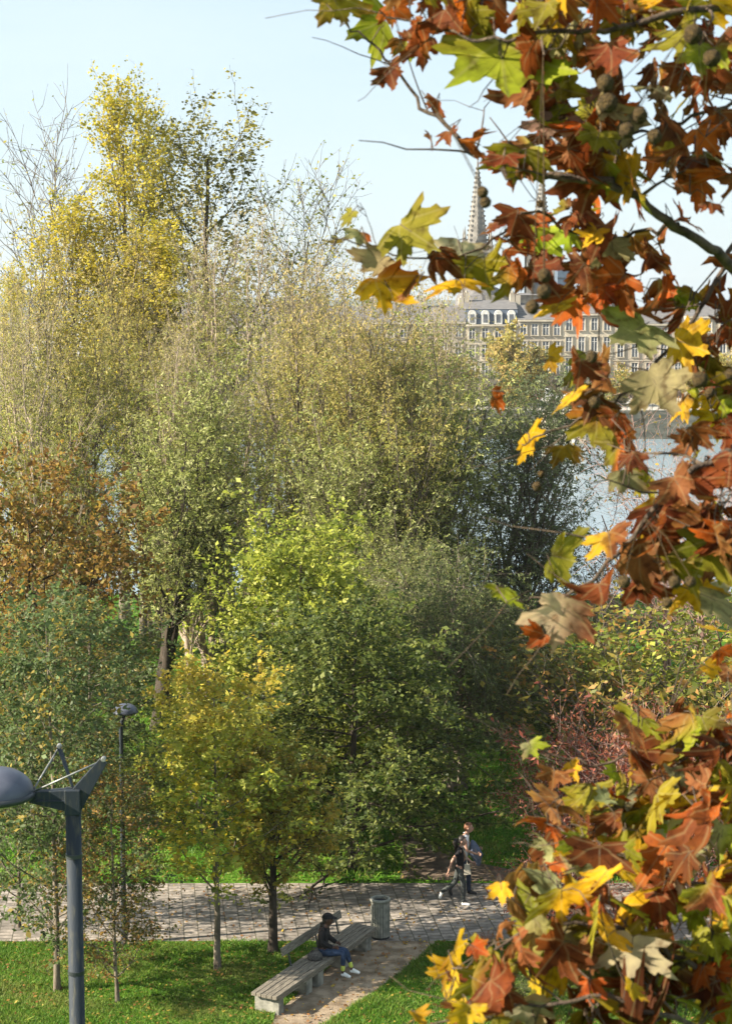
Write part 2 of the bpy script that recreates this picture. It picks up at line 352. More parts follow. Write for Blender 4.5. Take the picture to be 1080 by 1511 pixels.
def tubes(P, Rr, S):
    N, K, _ = P.shape
    T = np.empty_like(P); T[:, 1:-1] = P[:, 2:] - P[:, :-2]; T[:, 0] = P[:, 1] - P[:, 0]; T[:, -1] = P[:, -1] - P[:, -2]; T = unit(T)
    ref = np.where(np.abs(T[..., 2:3]) > .95, np.array([1., 0, 0]), np.array([0., 0, 1.]))
    u = unit(np.cross(T, ref)); v = np.cross(T, u)
    a = np.arange(S) * 2 * np.pi / S
    V = P[:, :, None] + (u[:, :, None] * np.cos(a)[None, None, :, None] + v[:, :, None] * np.sin(a)[None, None, :, None]) * Rr[:, :, None, None]
    base = (np.arange(N) * K * S)[:, None, None] + (np.arange(K - 1) * S)[None, :, None]
    s = np.arange(S)[None, None]; s2 = (np.arange(S) + 1) % S; s2 = s2[None, None]
    F = np.stack([base + s, base + s2, base + S + s2, base + S + s], -1).reshape(-1, 4)
    return V.reshape(-1, 3), F
def join(parts):
    Vs, Fs, n = [], [], 0
    for V, F in parts: Vs.append(V); Fs.append(F + n); n += len(V)
    return np.concatenate(Vs), np.concatenate(Fs)
def leaves(rg, P, m, size, aspect, droop, follow, spread, pal, wts, clump, t0=.1, grad=None, H=1.0, tipfade=None):
    """diamond leaves scattered along twigs; pal: list of rgb"""
    N = P.shape[0]; idx = np.repeat(np.arange(N), m); n = len(idx)
    t = t0 + (1 - t0) * rg.random(n)
    pos, tan, _, _ = samp(P, idx, t)
    pos = pos + rg.normal(0, spread, (n, 3))
    d = unit(tan * follow + rg.normal(0, 1, (n, 3)) + np.array([[0, 0, -droop]]))
    s = unit(np.cross(d, rg.normal(0, 1, (n, 3))))
    sz = (size * np.clip(1 + rg.normal(0, .42, n), .35, 2.1))[:, None]
    nn = np.cross(d, s)
    V = np.stack([pos, pos + d * sz * .45 + s * sz * aspect * .5 + nn * sz * .08, pos + d * sz, pos + d * sz * .45 - s * sz * aspect * .5 + nn * sz * .08], 1).reshape(-1, 3)
    F = np.arange(n * 4).reshape(-1, 4)
    pal = np.array(pal); k = len(pal)
    # colour per twig (clumps) and per leaf
    wt = np.array(wts, float); wt /= wt.sum()
    ci = rg.choice(k, size=N, p=wt); cl = rg.choice(k, size=n, p=wt)
    use = rg.random(n) < clump; ii = np.where(use, ci[idx], cl)
    C = pal[ii] * np.clip(rg.normal(1, .12, (n, 1)), .5, 1.6)
    if grad is not None:
        w = np.clip((pos[:, 2:3] / H - grad[0]) / (grad[1] - grad[0]), 0, 1) * rg.random((n, 1)) ** .5
        C = C * (1 - w) + np.array([grad[2]]) * np.clip(rg.normal(1, .15, (n, 1)), .5, 1.5) * w
    if tipfade is not None:   # thin out the leaves towards the top (bare tips)
        keep = rg.random(n) > np.clip((pos[:, 2] / H - tipfade[0]) / (tipfade[1] - tipfade[0]), 0, 1) * tipfade[2]
        V = V.reshape(-1, 4, 3)[keep].reshape(-1, 3); C = C[keep]; F = np.arange(len(V)).reshape(-1, 4)
    return V, F, np.repeat(C, 4, 0)

def trunkline(rg, H, r, K=10, lean=(0, 0), wob=.02, start=(0, 0, -.1)):
    z = np.linspace(0, 1, K)
    p = np.zeros((1, K, 3)); w = np.cumsum(rg.normal(0, wob * H / K, (K, 2)), 0)
    p[0, :, 0] = start[0] + lean[0] * z ** 1.3 * H + w[:, 0]; p[0, :, 1] = start[1] + lean[1] * z ** 1.3 * H + w[:, 1]; p[0, :, 2] = start[2] + H * z
    rad = r * (1 - .82 * z); rad[0] *= 1.25
    return p, rad[None]

TOPZ = {}
def make_tree(name, sp, seed, label, cat='tree', loc=(0, 0, 0), rz=0, scale=1, group=None, sx=None):
    """sp: species dict"""
    rg = np.random.default_rng(seed); H = sp['H']
    root = empty(name, loc, rz, label, cat, group)
    s = scale if sx is None else sx; root.scale = (s, s, scale)
    stems = []; srad = []
    ns = sp.get('stems', 1)
    for i in range(ns):
        a = rg.random() * 6.28 if ns > 1 else 0; ln = sp.get('lean', .0)
        lx, ly = (math.cos(a + i * 2.4) * ln, math.sin(a + i * 2.4) * ln) if ns > 1 else sp.get('leanv', (0, 0))
        hh = H * sp.get('th', .85) * (1 if i == 0 else rg.uniform(.7, 1))
        off = sp.get('soff', .15)
        p, r = trunkline(rg, hh, sp['r'], 12, (lx, ly), sp.get('wob', .03), (math.cos(i * 2.4) * off * (ns > 1), math.sin(i * 2.4) * off * (ns > 1), -.1))
        stems.append(p); srad.append(r)
    P0, R0 = np.concatenate(stems), np.concatenate(srad)
    parts = [tubes(P0, R0, 9)]
    lv = sp['levels']; P, Rr = P0, R0; allP = []
    for li, L in enumerate(lv):
        P, Rr, idx, t = grow(rg, P, Rr, **L)
        parts.append(tubes(P, Rr, [5, 4, 3, 3][li])); allP.append(P)
    V, F = join(parts)
    np_mesh('trunk', V, F, M[sp['bark']], root, smooth=True)
    if sp.get('leaf'):
        lf = dict(sp['leaf']); V, F, C = leaves(rg, P, H=H, **lf)
        if sp.get('inner'):
            k2 = dict(lf); k2['m'] = sp['inner']
            V2, F2, C2 = leaves(rg, allP[-2], H=H, **k2); F2 = F2 + len(V); V = np.concatenate([V, V2]); F = np.concatenate([F, F2]); C = np.concatenate([C, C2])
        if sp.get('minz'):
            c = V.reshape(-1, 4, 3)[:, :, 2].min(1) > sp['minz']; V = V.reshape(-1, 4, 3)[c].reshape(-1, 3); C = C.reshape(-1, 4, 3)[c].reshape(-1, 3); F = np.arange(len(V)).reshape(-1, 4)
        np_mesh('crown', V, F, M['leaf'], root, col=C)
        TOPZ[root.name] = float(np.percentile(V[:, 2], 98.8))
    if sp['leaf']['m'] < 4: TOPZ[root.name] = float(np.percentile(allP[-1][:, :, 2], 99))
    return root
def dup_tree(src, loc, rz, label, scale=1, sx=None, group=None):
    o = copy_tree(src); o.location = loc; o.rotation_euler = (0, 0, rz)
    s = scale if sx is None else sx; o.scale = (s, s, scale); o['label'] = label
    if group: o['group'] = group
    return o

def dome(a=.35, b=1.0): return lambda t: a + (b - a) * np.sin(np.clip(t, 0, 1) * np.pi) ** .8
def cone(a=1.0, b=.25): return lambda t: a + (b - a) * t
def G(n, t0, t1, ang, asd, L, lsd, K, up, noise, rr, shape=None, rmin=.004):
    return dict(n=n, t0=t0, t1=t1, ang=ang, asd=asd, L=L, lsd=lsd, K=K, up=up, noise=noise, rr=rr, shape=shape, rmin=rmin)

olive = [(0.27, 0.29, 0.05), (0.16, 0.18, 0.035), (0.40, 0.38, 0.085), (0.46, 0.39, 0.11), (0.32, 0.36, 0.09)]
greyg = [(0.28, 0.31, 0.075), (0.18, 0.21, 0.05), (0.40, 0.42, 0.14), (0.46, 0.47, 0.20)]
lime = [(0.24, 0.28, 0.035), (0.16, 0.20, 0.028), (0.34, 0.37, 0.05), (0.44, 0.44, 0.08)]
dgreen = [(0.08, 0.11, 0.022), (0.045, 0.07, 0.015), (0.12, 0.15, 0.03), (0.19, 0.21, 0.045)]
yell = [(0.46, 0.38, 0.03), (0.34, 0.31, 0.03), (0.56, 0.46, 0.05), (0.24, 0.24, 0.03)]
orng = [(0.26, 0.15, 0.03), (0.19, 0.10, 0.025), (0.15, 0.14, 0.03), (0.36, 0.24, 0.045)]
rust = [(0.28, 0.09, 0.045), (0.20, 0.05, 0.03), (0.36, 0.16, 0.09), (0.14, 0.045, 0.025)]
blueg = [(0.10, 0.14, 0.045), (0.12, 0.17, 0.06), (0.07, 0.10, 0.03), (0.26, 0.20, 0.04)]

# willow-like: tall, upright limbs, fine drooping leaves
def willow(pal, w, H=16, grad=None, tip=None, m=9, bark='bark'):
    return dict(H=H, th=.9, r=.22, stems=3, lean=.10, soff=.5, bark=bark, wob=.05,
        levels=[G(13, .10, .98, 30, 8, 5.0, .3, 8, .13, .09, .5, dome(.6, .95), .042),
                G(9, .15, 1, 30, 12, 2.1, .35, 6, .06, .14, .5, None, .010),
                G(9, .1, 1, 36, 15, .85, .35, 5, -.12, .16, .5, None, .004)],
        leaf=dict(m=m, size=.13, aspect=.34, droop=.8, follow=1.0, spread=.03, pal=pal, wts=w, clump=.75, grad=grad, tipfade=tip))
SP = {}
SP['willow_a'] = willow(olive, [3, 2, 3, 2, 2], grad=(.62, 1.0, (0.42, 0.31, 0.12)), tip=(.85, 1.0, .4))
SP['willow_b'] = willow(olive, [3, 2, 2, 1, 4], grad=(.7, 1.05, (0.38, 0.30, 0.15)), tip=(.75, 1.05, .6), bark='bark_pale')
SP['willow_g'] = willow(greyg, [3, 3, 2, 2], H=12, m=11)
SP['willow_g']['r'] = .16
SP['willow_k'] = willow([(0.17, 0.20, 0.09), (0.11, 0.14, 0.055), (0.27, 0.30, 0.15)], [3, 3, 2], H=12, m=13)
SP['poplar_y'] = dict(H=24, th=.97, r=.26, bark='bark', wob=.03,
    levels=[G(34, .3, .99, 30, 8, 5.6, .3, 8, .13, .07, .42, cone(1.1, .5)),
            G(8, .2, 1, 32, 12, 1.7, .3, 5, .08, .12, .5, None, .010),
            G(5, .1, 1, 38, 15, .75, .35, 4, .0, .15, .5, None, .006)],
    leaf=dict(m=15, size=.12, aspect=.85, droop=.4, follow=.5, spread=.12, pal=yell, wts=[4, 2, 4, 1.5], clump=.75))
SP['poplar_o'] = dict(H=23, th=.95, r=.24, bark='bark_dark', wob=.04,
    levels=[G(20, .3, .98, 40, 8, 8.0, .25, 8, .11, .08, .42, cone(1.1, .35)),
            G(7, .25, 1, 36, 12, 2.1, .3, 5, .08, .12, .5, None, .010),
            G(5, .1, 1, 38, 15, .8, .35, 4, .0, .15, .5, None, .007)],
    leaf=dict(m=14, size=.12, aspect=.8, droop=.3, follow=.5, spread=.12, pal=[(0.16, 0.15, 0.03), (0.28, 0.24, 0.04), (0.10, 0.10, 0.03), (0.38, 0.32, 0.05)], wts=[3, 2, 2, 2], clump=.8))
SP['bare'] = dict(H=20, th=.9, r=.2, bark='bark', wob=.05, leanv=(.0, 0),
    levels=[G(14, .4, .98, 38, 8, 6.5, .25, 9, .12, .08, .45, cone(1.1, .5), .024),
            G(8, .25, 1, 36, 12, 2.3, .3, 6, .07, .12, .5, None, .018),
            G(6, .1, 1, 38, 15, 1.0, .35, 4, .04, .15, .5, None, .012)],
    leaf=dict(m=1, size=.13, aspect=.6, droop=.3, follow=.5, spread=.05, pal=olive, wts=[1, 1, 1, 1, 1], clump=.5))
SP['roundtree'] = dict(H=8.6, th=.92, r=.13, bark='bark_dark', wob=.03, minz=.5,
    levels=[G(36, .06, .97, 62, 10, 3.2, .2, 7, .04, .08, .45, lambda t: .22 + 1.0 * (1 - t) ** .7),
            G(9, .2, 1, 42, 12, 1.15, .3, 5, .04, .12, .5, None, .006),
            G(7, .1, 1, 42, 15, .5, .35, 4, 0, .15, .5, None, .003)],
    leaf=dict(m=15, size=.11, aspect=.62, droop=.4, follow=.4, spread=.05, pal=lime, wts=[3, 2, 3, 1.5], clump=.6))
SP['oak'] = dict(H=10, th=.85, r=.2, bark='bark_dark', wob=.05,
    levels=[G(16, .2, .97, 55, 10, 4.6, .2, 8, .08, .10, .5, dome(.6, 1)),
            G(9, .2, 1, 42, 12, 1.7, .3, 5, .03, .14, .5, None, .007),
            G(7, .1, 1, 42, 15, .7, .35, 4, 0, .15, .5, None, .004)],
    leaf=dict(m=16, size=.14, aspect=.6, droop=.4, follow=.4, spread=.07, pal=orng, wts=[3, 3, 2, 1.5], clump=.6))
SP['young'] = dict(H=6.5, th=.95, r=.062, bark='bark', wob=.02,
    levels=[G(22, .27, .97, 48, 9, 1.7, .2, 6, .10, .08, .45, lambda t: .25 + 1.0 * (1 - t) ** .6 * np.clip(t * 3 - .3, .4, 1)),
            G(7, .2, 1, 42, 12, .62, .3, 4, .03, .12, .5, None, .004),
            G(5, .1, 1, 42, 15, .28, .35, 3, 0, .15, .5, None, .002)],
    leaf=dict(m=16, size=.08, aspect=.65, droop=.5, follow=.4, spread=.04, pal=lime, wts=[2, 1.5, 3, 2], clump=.6))
SP['sparse'] = dict(H=8.5, th=.95, r=.065, bark='bark', wob=.03,
    levels=[G(32, .10, .97, 55, 10, 1.7, .2, 6, .08, .10, .42, lambda t: .3 + 1.0 * (1 - t) ** .6),
            G(7, .2, 1, 42, 12, .9, .3, 5, .02, .12, .5, None, .005),
            G(5, .1, 1, 42, 15, .4, .35, 4, 0, .15, .5, None, .003)],
    leaf=dict(m=15, size=.09, aspect=.6, droop=.5, follow=.4, spread=.05, pal=blueg, wts=[3, 3, 2, 1.5], clump=.55))
SP['shrub'] = dict(H=3.2, minz=.02, th=.8, r=.035, stems=9, lean=.45, soff=.25, bark='bark', wob=.05,
    levels=[G(8, .1, .97, 38, 10, 1.2, .25, 5, .06, .12, .55, None, .006),
            G(6, .1, 1, 40, 12, .6, .3, 4, .0, .15, .6, None, .003)],
    leaf=dict(m=18, size=.10, aspect=.5, droop=.3, follow=.5, spread=.07, pal=lime, wts=[3, 3, 2, 1], clump=.5))
SP['barebush'] = dict(H=7, th=.85, r=.07, stems=5, lean=.3, soff=.3, bark='bark_pink', wob=.07,
    levels=[G(9, .15, .97, 40, 10, 2.6, .25, 7, .05, .12, .5, None, .008),
            G(7, .2, 1, 42, 14, 1.1, .3, 5, .03, .16, .55, None, .0055),
            G(5, .1, 1, 45, 16, .5, .35, 4, .0, .2, .55, None, .0045)],
    leaf=dict(m=1, size=.08, aspect=.5, droop=.3, follow=.5, spread=.05, pal=orng, wts=[1, 1, 1, 1], clump=.5))
def var(base, **kw):
    d = dict(SP[base]); lf = dict(d['leaf']) if d.get('leaf') else None
    for k, v in kw.items():
        if k.startswith('leaf_'): lf[k[5:]] = v
        else: d[k] = v
    d['leaf'] = lf; return d

def at(px, D): p = PT(px, 460, D); return (p.x, D, gz(p.x, D))
def hscale(D, top, H): return (PT(540, top, D).z) / H

# --- willows across the middle
WG = 'tall pale willows standing between the path and the river'
cache_ = {}
def put(name, sp, key, seed, px, D, top, label, cat='tree', group=None, sxf=1.0, rz=None):
    cache = cache_
    if name == 'willow_tree' and key in ('wa', 'wb') and sxf == 1.0: sxf = .84
    zt = PT(540, top, D).z - gz(0, D); r = random.Random(seed).uniform(0, 6.28) if rz is None else rz
    if key not in cache:
        o = make_tree(name, sp, seed, label, cat, at(px, D), r, 1, group, 1); cache[key] = (o, TOPZ[o.name])
        s = zt / TOPZ[o.name]; o.scale = (s * sxf, s * sxf, s); return o
    s = zt / cache[key][1]
    return dup_tree(cache[key][0], at(px, D), r, label, s, s * sxf, group)
put('willow_tree', SP['willow_a'], 'wa', 11, 112, 66, 375, 'tall willow with ochre top at the left, just under the yellow poplar', 'tree', WG)
put('willow_tree', SP['willow_b'], 'wb', 12, 345, 74, 340, 'tall willow with bare pinkish grey top right of the yellow poplar', 'tree', WG)
put('willow_tree', SP['willow_a'], 'wa', 13, 215, 73, 370, 'tall ochre willow standing right in front of the poplars', 'tree', WG)
put('willow_tree', SP['willow_b'], 'wb', 14, 18, 70, 450, 'pale olive willow at the left edge of the frame', 'tree', WG)
put('willow_tree', SP['willow_b'], 'wb', 15, 425, 66, 395, 'pale willow with thin twiggy top in the middle of the row', 'tree', WG)
put('willow_tree', SP['willow_a'], 'wa', 16, 500, 73, 410, 'olive willow in the row left of the view to the quay', 'tree', WG)
put('willow_tree', SP['willow_a'], 'wa', 17, 575, 64, 440, 'yellowish olive willow in front of the leftmost quay houses', 'tree', WG)
put('willow_tree', SP['willow_b'], 'wb', 18, 295, 61, 500, 'leafy olive willow left of the gap showing river between trunks', 'tree', WG)
put('willow_tree', SP['willow_g'], 'wg', 19, 505, 57, 590, 'olive green willow behind the top of the lime green tree', 'tree', WG)
put('willow_tree', SP['willow_g'], 'wg', 20, 655, 60, 495, 'pale silvery willow just left of the yellow quay tree', 'tree', WG)
put('willow_tree', SP['willow_k'], 'wk', 21, 748, 62, 555, 'dark grey green willow with river glinting through its crown', 'tree', None, 1.15)
wd = willow([(0.13, 0.16, 0.05), (0.08, 0.105, 0.035), (0.20, 0.23, 0.08), (0.28, 0.30, 0.12)], [3, 4, 2, 1], H=10, m=15)
wd['minz'] = 2.0
wd['levels'] = [G(16, .12, .98, 48, 10, 3.6, .25, 8, -.02, .09, .5, dome(.7, 1.0), .03), G(9, .15, 1, 35, 12, 1.6, .35, 6, -.10, .14, .5, None, .010), G(8, .1, 1, 36, 15, .95, .35, 5, -.25, .14, .5, None, .004)]
put('willow_tree', wd, 'wd', 22, 672, 51, 820, 'low dark drooping willow above the lawn behind the walkers', 'tree')
put('willow_tree', SP['willow_g'], 'wg', 23, 590, 55, 760, 'grey green willow directly right of the lime green tree', 'tree')
fk = var('willow_g', stems=3, lean=.20, r=.27, bark='bark_dark', soff=.05, minz=3.9)
fk['levels'] = [dict(g_) for g_ in fk['levels']]; fk['levels'][0]['t0'] = .36
put('forked_tree', fk, 'fk', 24, 228, 58, 560, 'willow with thick dark forking trunk behind the far street lamp', 'tree')
put('willow_tree', SP['willow_b'], 'wb', 25, 62, 62, 470, 'pale olive willow behind the rusty oak', 'tree', WG)
put('willow_tree', SP['willow_a'], 'wa', 29, 545, 60, 432, 'ochre olive willow in front of the second leftmost visible quay roof', 'tree', WG)
put('willow_tree', SP['willow_a'], 'wa', 30, 470, 62, 425, 'ochre olive willow just right of the leaning bare poplar', 'tree', WG)
put('willow_tree', SP['willow_b'], 'wb', 27, 620, 68, 450, 'thin topped willow before the brown roofed quay house', 'tree', WG)
put('willow_tree', wd, 'wd', 28, 760, 58, 880, 'dark weeping willow right of the bright lawn patch', 'tree', None, 1.1)
put('willow_tree', SP['willow_a'], 'wa', 39, 608, 58, 470, 'yellowish willow right in front of the brown roofed quay house', 'tree', WG, .8)
# --- poplars above the row
put('poplar_tree', SP['poplar_y'], 'py', 31, 178, 80, 125, 'tallest poplar with bright yellow leaves', 'tree', None, 1.0)
put('poplar_tree', SP['poplar_o'], 'po', 32, 305, 82, 150, 'olive brown open crowned poplar right of the yellow poplar', 'tree', None, 1.4)
put('poplar_tree', SP['poplar_y'], 'py', 33, 240, 78, 335, 'short bright yellow poplar between the two tall ones', 'tree', None, 1.5)
b1 = put('bare_tree', var('bare', leanv=(-.10, 0)), 'b1', 34, 130, 84, 150, 'bare poplar leaning left beside the yellow poplar', 'tree', None, 1.05, 0)
b2 = put('bare_tree', var('bare', leanv=(.14, 0), leaf_m=3), 'b2', 35, 370, 84, 235, 'nearly bare poplar leaning right beyond the willow row', 'tree', None, 1.1, 0)
put('poplar_tree', SP['poplar_y'], 'py', 36, 18, 130, 400, 'small distant yellow green poplar at the left edge', 'tree', None, .8)
put('poplar_tree', SP['poplar_o'], 'po', 37, 232, 86, 165, 'brownish sparse poplar between the yellow and the olive ones', 'tree', None, .9)
put('poplar_tree', SP['poplar_y'], 'py', 38, 118, 79, 300, 'low yellow poplar at the left foot of the tallest one', 'tree', None, 1.3)
# --- brown oak, left young trees
put('oak_tree', SP['oak'], 'oak', 41, 40, 52, 640, 'rusty orange oak at the left edge above the young trees', 'tree', None, 1.05)
YG = 'slender young trees on the near lawn'
put('young_tree', SP['sparse'], 'sp', 42, 66, 35.2, 885, 'young tree with blue green leaves left of the near lamp post', 'tree', YG, 1.1)
put('young_tree', var('sparse', leaf_pal=orng + [(0.10, 0.12, 0.03)], leaf_wts=[2, 2, 2, 1, 4], leaf_m=10), 'sp2', 43, 157, 34.6, 1130, 'thin young tree with brown orange leaves right of the near lamp post', 'tree', YG, 1.2)
put('young_tree', SP['sparse'], 'sp', 44, 8, 39, 980, 'sparse young tree cut by the left edge of the frame', 'tree', YG)
put('young_tree', SP['sparse'], 'sp', 45, 120, 45.5, 890, 'blue green young tree beyond the paved path at the left', 'tree', None, 1.5)
put('young_tree', var('sparse', leaf_pal=orng + [(0.10, 0.12, 0.03)], leaf_wts=[2, 2, 2, 1, 4], leaf_m=7), 'sp2', 46, 30, 47, 920, 'orange tinged young tree beyond the paved path at the left edge', 'tree', None, 1.5)
# --- centre trees
put('round_tree', SP['roundtree'], 'rt', 51, 445, 47, 775, 'large lime green broadleaf tree in the centre', 'tree', None, 1.2)
put('round_tree', var('roundtree', leaf_pal=dgreen, leaf_wts=[3, 2, 3, 2], minz=.2, levels=[G(44, .03, .97, 70, 10, 3.1, .2, 7, -.02, .08, .45, lambda t: .25 + 1.0 * (1 - t) ** .7), G(9, .2, 1, 42, 12, 1.15, .3, 5, -.02, .12, .5, None, .006), G(7, .1, 1, 42, 15, .5, .35, 4, -.05, .15, .5, None, .003)]), 'rt2', 52, 522, 43.2, 890, 'dark green low branched tree overhanging the paved path', 'tree', None, 1.25)
put('young_tree', var('young', leaf_pal=lime + yell[:1] + [(0.46, 0.34, 0.05)], leaf_wts=[2, 1, 4, 3, 3, 1], leaf_grad=(.75, 1.0, (0.50, 0.36, 0.05))), 'y1', 53, 313, 36.4, 985, 'young yellow green tree with slim pale trunk on sunny grass', 'tree', YG, 1.3)
put('young_tree', var('young', H=5, bark='bark_dark', r=.11, leaf_pal=[(0.30, 0.27, 0.04), (0.40, 0.28, 0.04), (0.19, 0.20, 0.035), (0.24, 0.17, 0.035)], leaf_wts=[3, 2, 3, 2]), 'y2', 54, 397, 37.4, 1085, 'small golden brown tree with thick dark trunk behind the bench', 'tree', YG, 1.15)
# --- shrubs and bushes
def shrub(key, px, D, top, label, seed, sp=None, group=None, sxf=1.0):
    return put('shrub', sp or SP['shrub'], key, seed, px, D, top, label, 'shrub', group, sxf)
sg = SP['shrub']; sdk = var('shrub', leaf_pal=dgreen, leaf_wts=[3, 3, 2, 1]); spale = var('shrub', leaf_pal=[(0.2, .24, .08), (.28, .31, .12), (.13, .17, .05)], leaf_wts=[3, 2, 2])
sred = var('shrub', bark='bark_pink', leaf_pal=rust, leaf_wts=[3, 3, 2, 1], leaf_size=.085, leaf_aspect=.35, leaf_m=13, leaf_droop=.7)
shrub('s1', 832, 60, 940, 'bright lime bush at the edge of the far lawn by the river', 61, None, None, 1.3)
shrub('s2', 215, 47, 1085, 'pale green shrub just right of the far street lamp', 62, spale, None, 1.1)
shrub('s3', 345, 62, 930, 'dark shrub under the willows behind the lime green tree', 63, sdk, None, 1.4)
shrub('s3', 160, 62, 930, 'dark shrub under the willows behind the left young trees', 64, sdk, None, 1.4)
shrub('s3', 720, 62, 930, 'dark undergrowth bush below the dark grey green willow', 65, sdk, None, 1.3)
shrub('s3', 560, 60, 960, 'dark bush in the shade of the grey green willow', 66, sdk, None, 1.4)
shrub('s1', 60, 64, 900, 'green bush beneath the rusty oak at the left', 67, None, None, 1.4)
shrub('s1', 268, 52, 1060, 'green bush left of the lime green tree', 68, None, None, 1.2)
RG = 'rust red shrubs at the right of the paved path'
shrub('r1', 905, 44, 1030, 'tall rust red shrub behind the lower plane leaves', 71, sred, RG, 1.0)
shrub('r1', 850, 43.2, 1110, 'rust red shrub standing right beside the two walkers', 72, sred, RG, 1.1)
shrub('r1', 1010, 41, 1060, 'rust brown shrub near the right edge of the frame', 73, sred, RG, 1.1)
shrub('r1', 850, 37.2, 1240, 'low rust red shrub on this side of the paved path', 74, sred, RG, 1.1)
shrub('r1', 722, 37.4, 1375, 'tiny red twiggy shrub at the corner of the right lawn', 75, sred, RG, 1.0)
BG = 'dark green bushes along the bottom right'
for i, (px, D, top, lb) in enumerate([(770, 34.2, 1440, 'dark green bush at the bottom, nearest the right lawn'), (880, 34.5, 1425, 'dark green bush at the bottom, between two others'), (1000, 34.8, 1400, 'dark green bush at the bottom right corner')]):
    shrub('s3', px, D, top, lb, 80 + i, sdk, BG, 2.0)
shrub('s1', 1045, 52, 900, 'yellow green bush at the right edge beyond the red shrubs', 84, None, None, 1.5)
so = var('shrub', leaf_pal=[(.30, .24, .05), (.2, .17, .04), (.36, .2, .05), (.16, .18, .04)], leaf_wts=[3, 2, 2, 2], leaf_m=10)
shrub('s5', 940, 50, 900, 'ochre thinly leaved bush behind the tall rust red shrub', 85, so, None, 1.5)
shrub('s5', 1080, 47, 960, 'ochre green bush cut by the right edge of the frame', 86, so, None, 1.4)
put('bare_bush', SP['barebush'], 'bb', 87, 985, 60, 610, 'leafless pinkish twiggy tree in front of the river', 'tree', 'leafless pinkish trees before the river', 1.0)
put('bare_bush', SP['barebush'], 'bb', 88, 1075, 56, 560, 'leafless pinkish tree at the right edge of the river view', 'tree', 'leafless pinkish trees before the river', 1.0)
put('bare_bush', SP['barebush'], 'bb', 89, 905, 64, 760, 'low leafless twiggy tree at the near riverbank', 'tree', 'leafless pinkish trees before the river', 1.0)
# small green weed clump
o = shrub('s1', 258, 33.9, 1490, 'small dark leafy weed clump in the near lawn', 90, None, None, 1.3); o['category'] = 'plant'
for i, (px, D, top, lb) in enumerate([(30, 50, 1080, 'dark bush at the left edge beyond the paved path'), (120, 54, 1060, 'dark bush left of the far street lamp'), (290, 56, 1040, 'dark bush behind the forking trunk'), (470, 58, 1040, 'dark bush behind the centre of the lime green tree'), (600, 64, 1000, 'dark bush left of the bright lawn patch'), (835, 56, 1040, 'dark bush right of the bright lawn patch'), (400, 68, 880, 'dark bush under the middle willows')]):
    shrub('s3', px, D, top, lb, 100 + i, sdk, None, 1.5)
# far quay trees
fq = var('oak', leaf_pal=[(.36, .30, .07), (.28, .26, .07), (.42, .31, .10)], leaf_wts=[2, 2, 2], leaf_size=.3, bark='bark')
fg = 'plane trees along the far quay'
put('quay_tree', fq, 'fq', 91, 768, 264, 492, 'yellow tree on the far quay in front of the slate roofed house', 'tree', fg, 1.0)
put('quay_tree', fq, 'fq', 92, 1060, 264, 520, 'yellow tree on the far quay at the right edge', 'tree', fg, 1.0)
put('quay_tree', fq, 'fq', 93, 640, 266, 505, 'yellow tree on the far quay half hidden by the silvery willow', 'tree', fg, 1.0)
put('quay_tree', fq, 'fq', 94, 905, 265, 548, 'small yellow tree on the far quay seen between plane leaves', 'tree', fg, 1.0)

# ------------------------------------------------------------------ grass blades and fallen leaves
def inpoly(x, y, poly):
    c = np.zeros(len(x), bool); n = len(poly)
    for i in range(n):
        x1, y1 = poly[i][0], poly[i][1]; x2, y2 = poly[(i + 1) % n][0], poly[(i + 1) % n][1]
        k = ((y1 > y) != (y2 > y)) & (x < (x2 - x1) * (y - y1) / ((y2 - y1) + 1e-12) + x1); c ^= k
    return c
def grass(name, n, x0, x1, y0, y1, h, w, seed, avoid=(), label=None, dens=None):
    rg = np.random.default_rng(seed); x = rg.uniform(x0, x1, n); y = rg.uniform(y0, y1, n)
    keep = np.ones(n, bool)
    for p in avoid: keep &= ~inpoly(x, y, p)
    x, y = x[keep], y[keep]; n = len(x)
    tuft = .6 + .5 * np.sin(x * 2.1 + 1.3 * np.sin(y * 1.7)) * np.sin(y * 2.6 + x) + rg.normal(0, .2, n)
    hh = h * np.clip(tuft, .35, 1.6); a = rg.uniform(0, 6.28, n); ln = rg.normal(0, .5, (n, 2)) * hh[:, None]
    b = np.stack([x, y, np.zeros(n)], 1); s = np.stack([np.cos(a), np.sin(a), np.zeros(n)], 1) * w
    tip = b + np.stack([ln[:, 0], ln[:, 1], hh], 1); mid = b * .5 + tip * .5 + np.stack([-ln[:, 0] * .15, -ln[:, 1] * .15, hh * .12], 1)
    V = np.stack([b - s, b + s, mid + s * .8, tip, mid - s * .8], 1)
    V = V.reshape(-1, 3); F = np.arange(n * 5).reshape(-1, 5)
    pal = np.array([(.055, .15, .010), (.09, .21, .015), (.16, .27, .025), (.24, .27, .05)]); C = pal[rg.choice(4, n, p=[.35, .35, .2, .1])] * rg.normal(1, .15, (n, 1)).clip(.6, 1.5)
    pt = (np.sin(x * 1.1 + 2 * np.sin(y * .9)) * np.sin(y * 1.9 + 1.5 * np.sin(x * .8)) * .5 + .35 + rg.normal(0, .2, n)).clip(0, 1)[:, None] ** 2
    C = C * (1 - pt * .8) + np.array([[.25, .24, .07]]) * pt * .8
    o = np_mesh(name, V, F, M['grassblade'], col=np.repeat(C, 5, 0)); return tag(o, label, 'grass', None, 'stuff')
pathpoly = [(-60, PY0 - .3), (60, PY0), (60, PY1 + .1), (-60, PY1 - .2)]
benchpoly = [(p.x, p.y) for p in [GP(*p) for p in [(400, 1530), (405, 1497), (470, 1440), (545, 1380), (655, 1379), (640, 1394), (600, 1428), (545, 1468), (490, 1503), (455, 1530)]]]
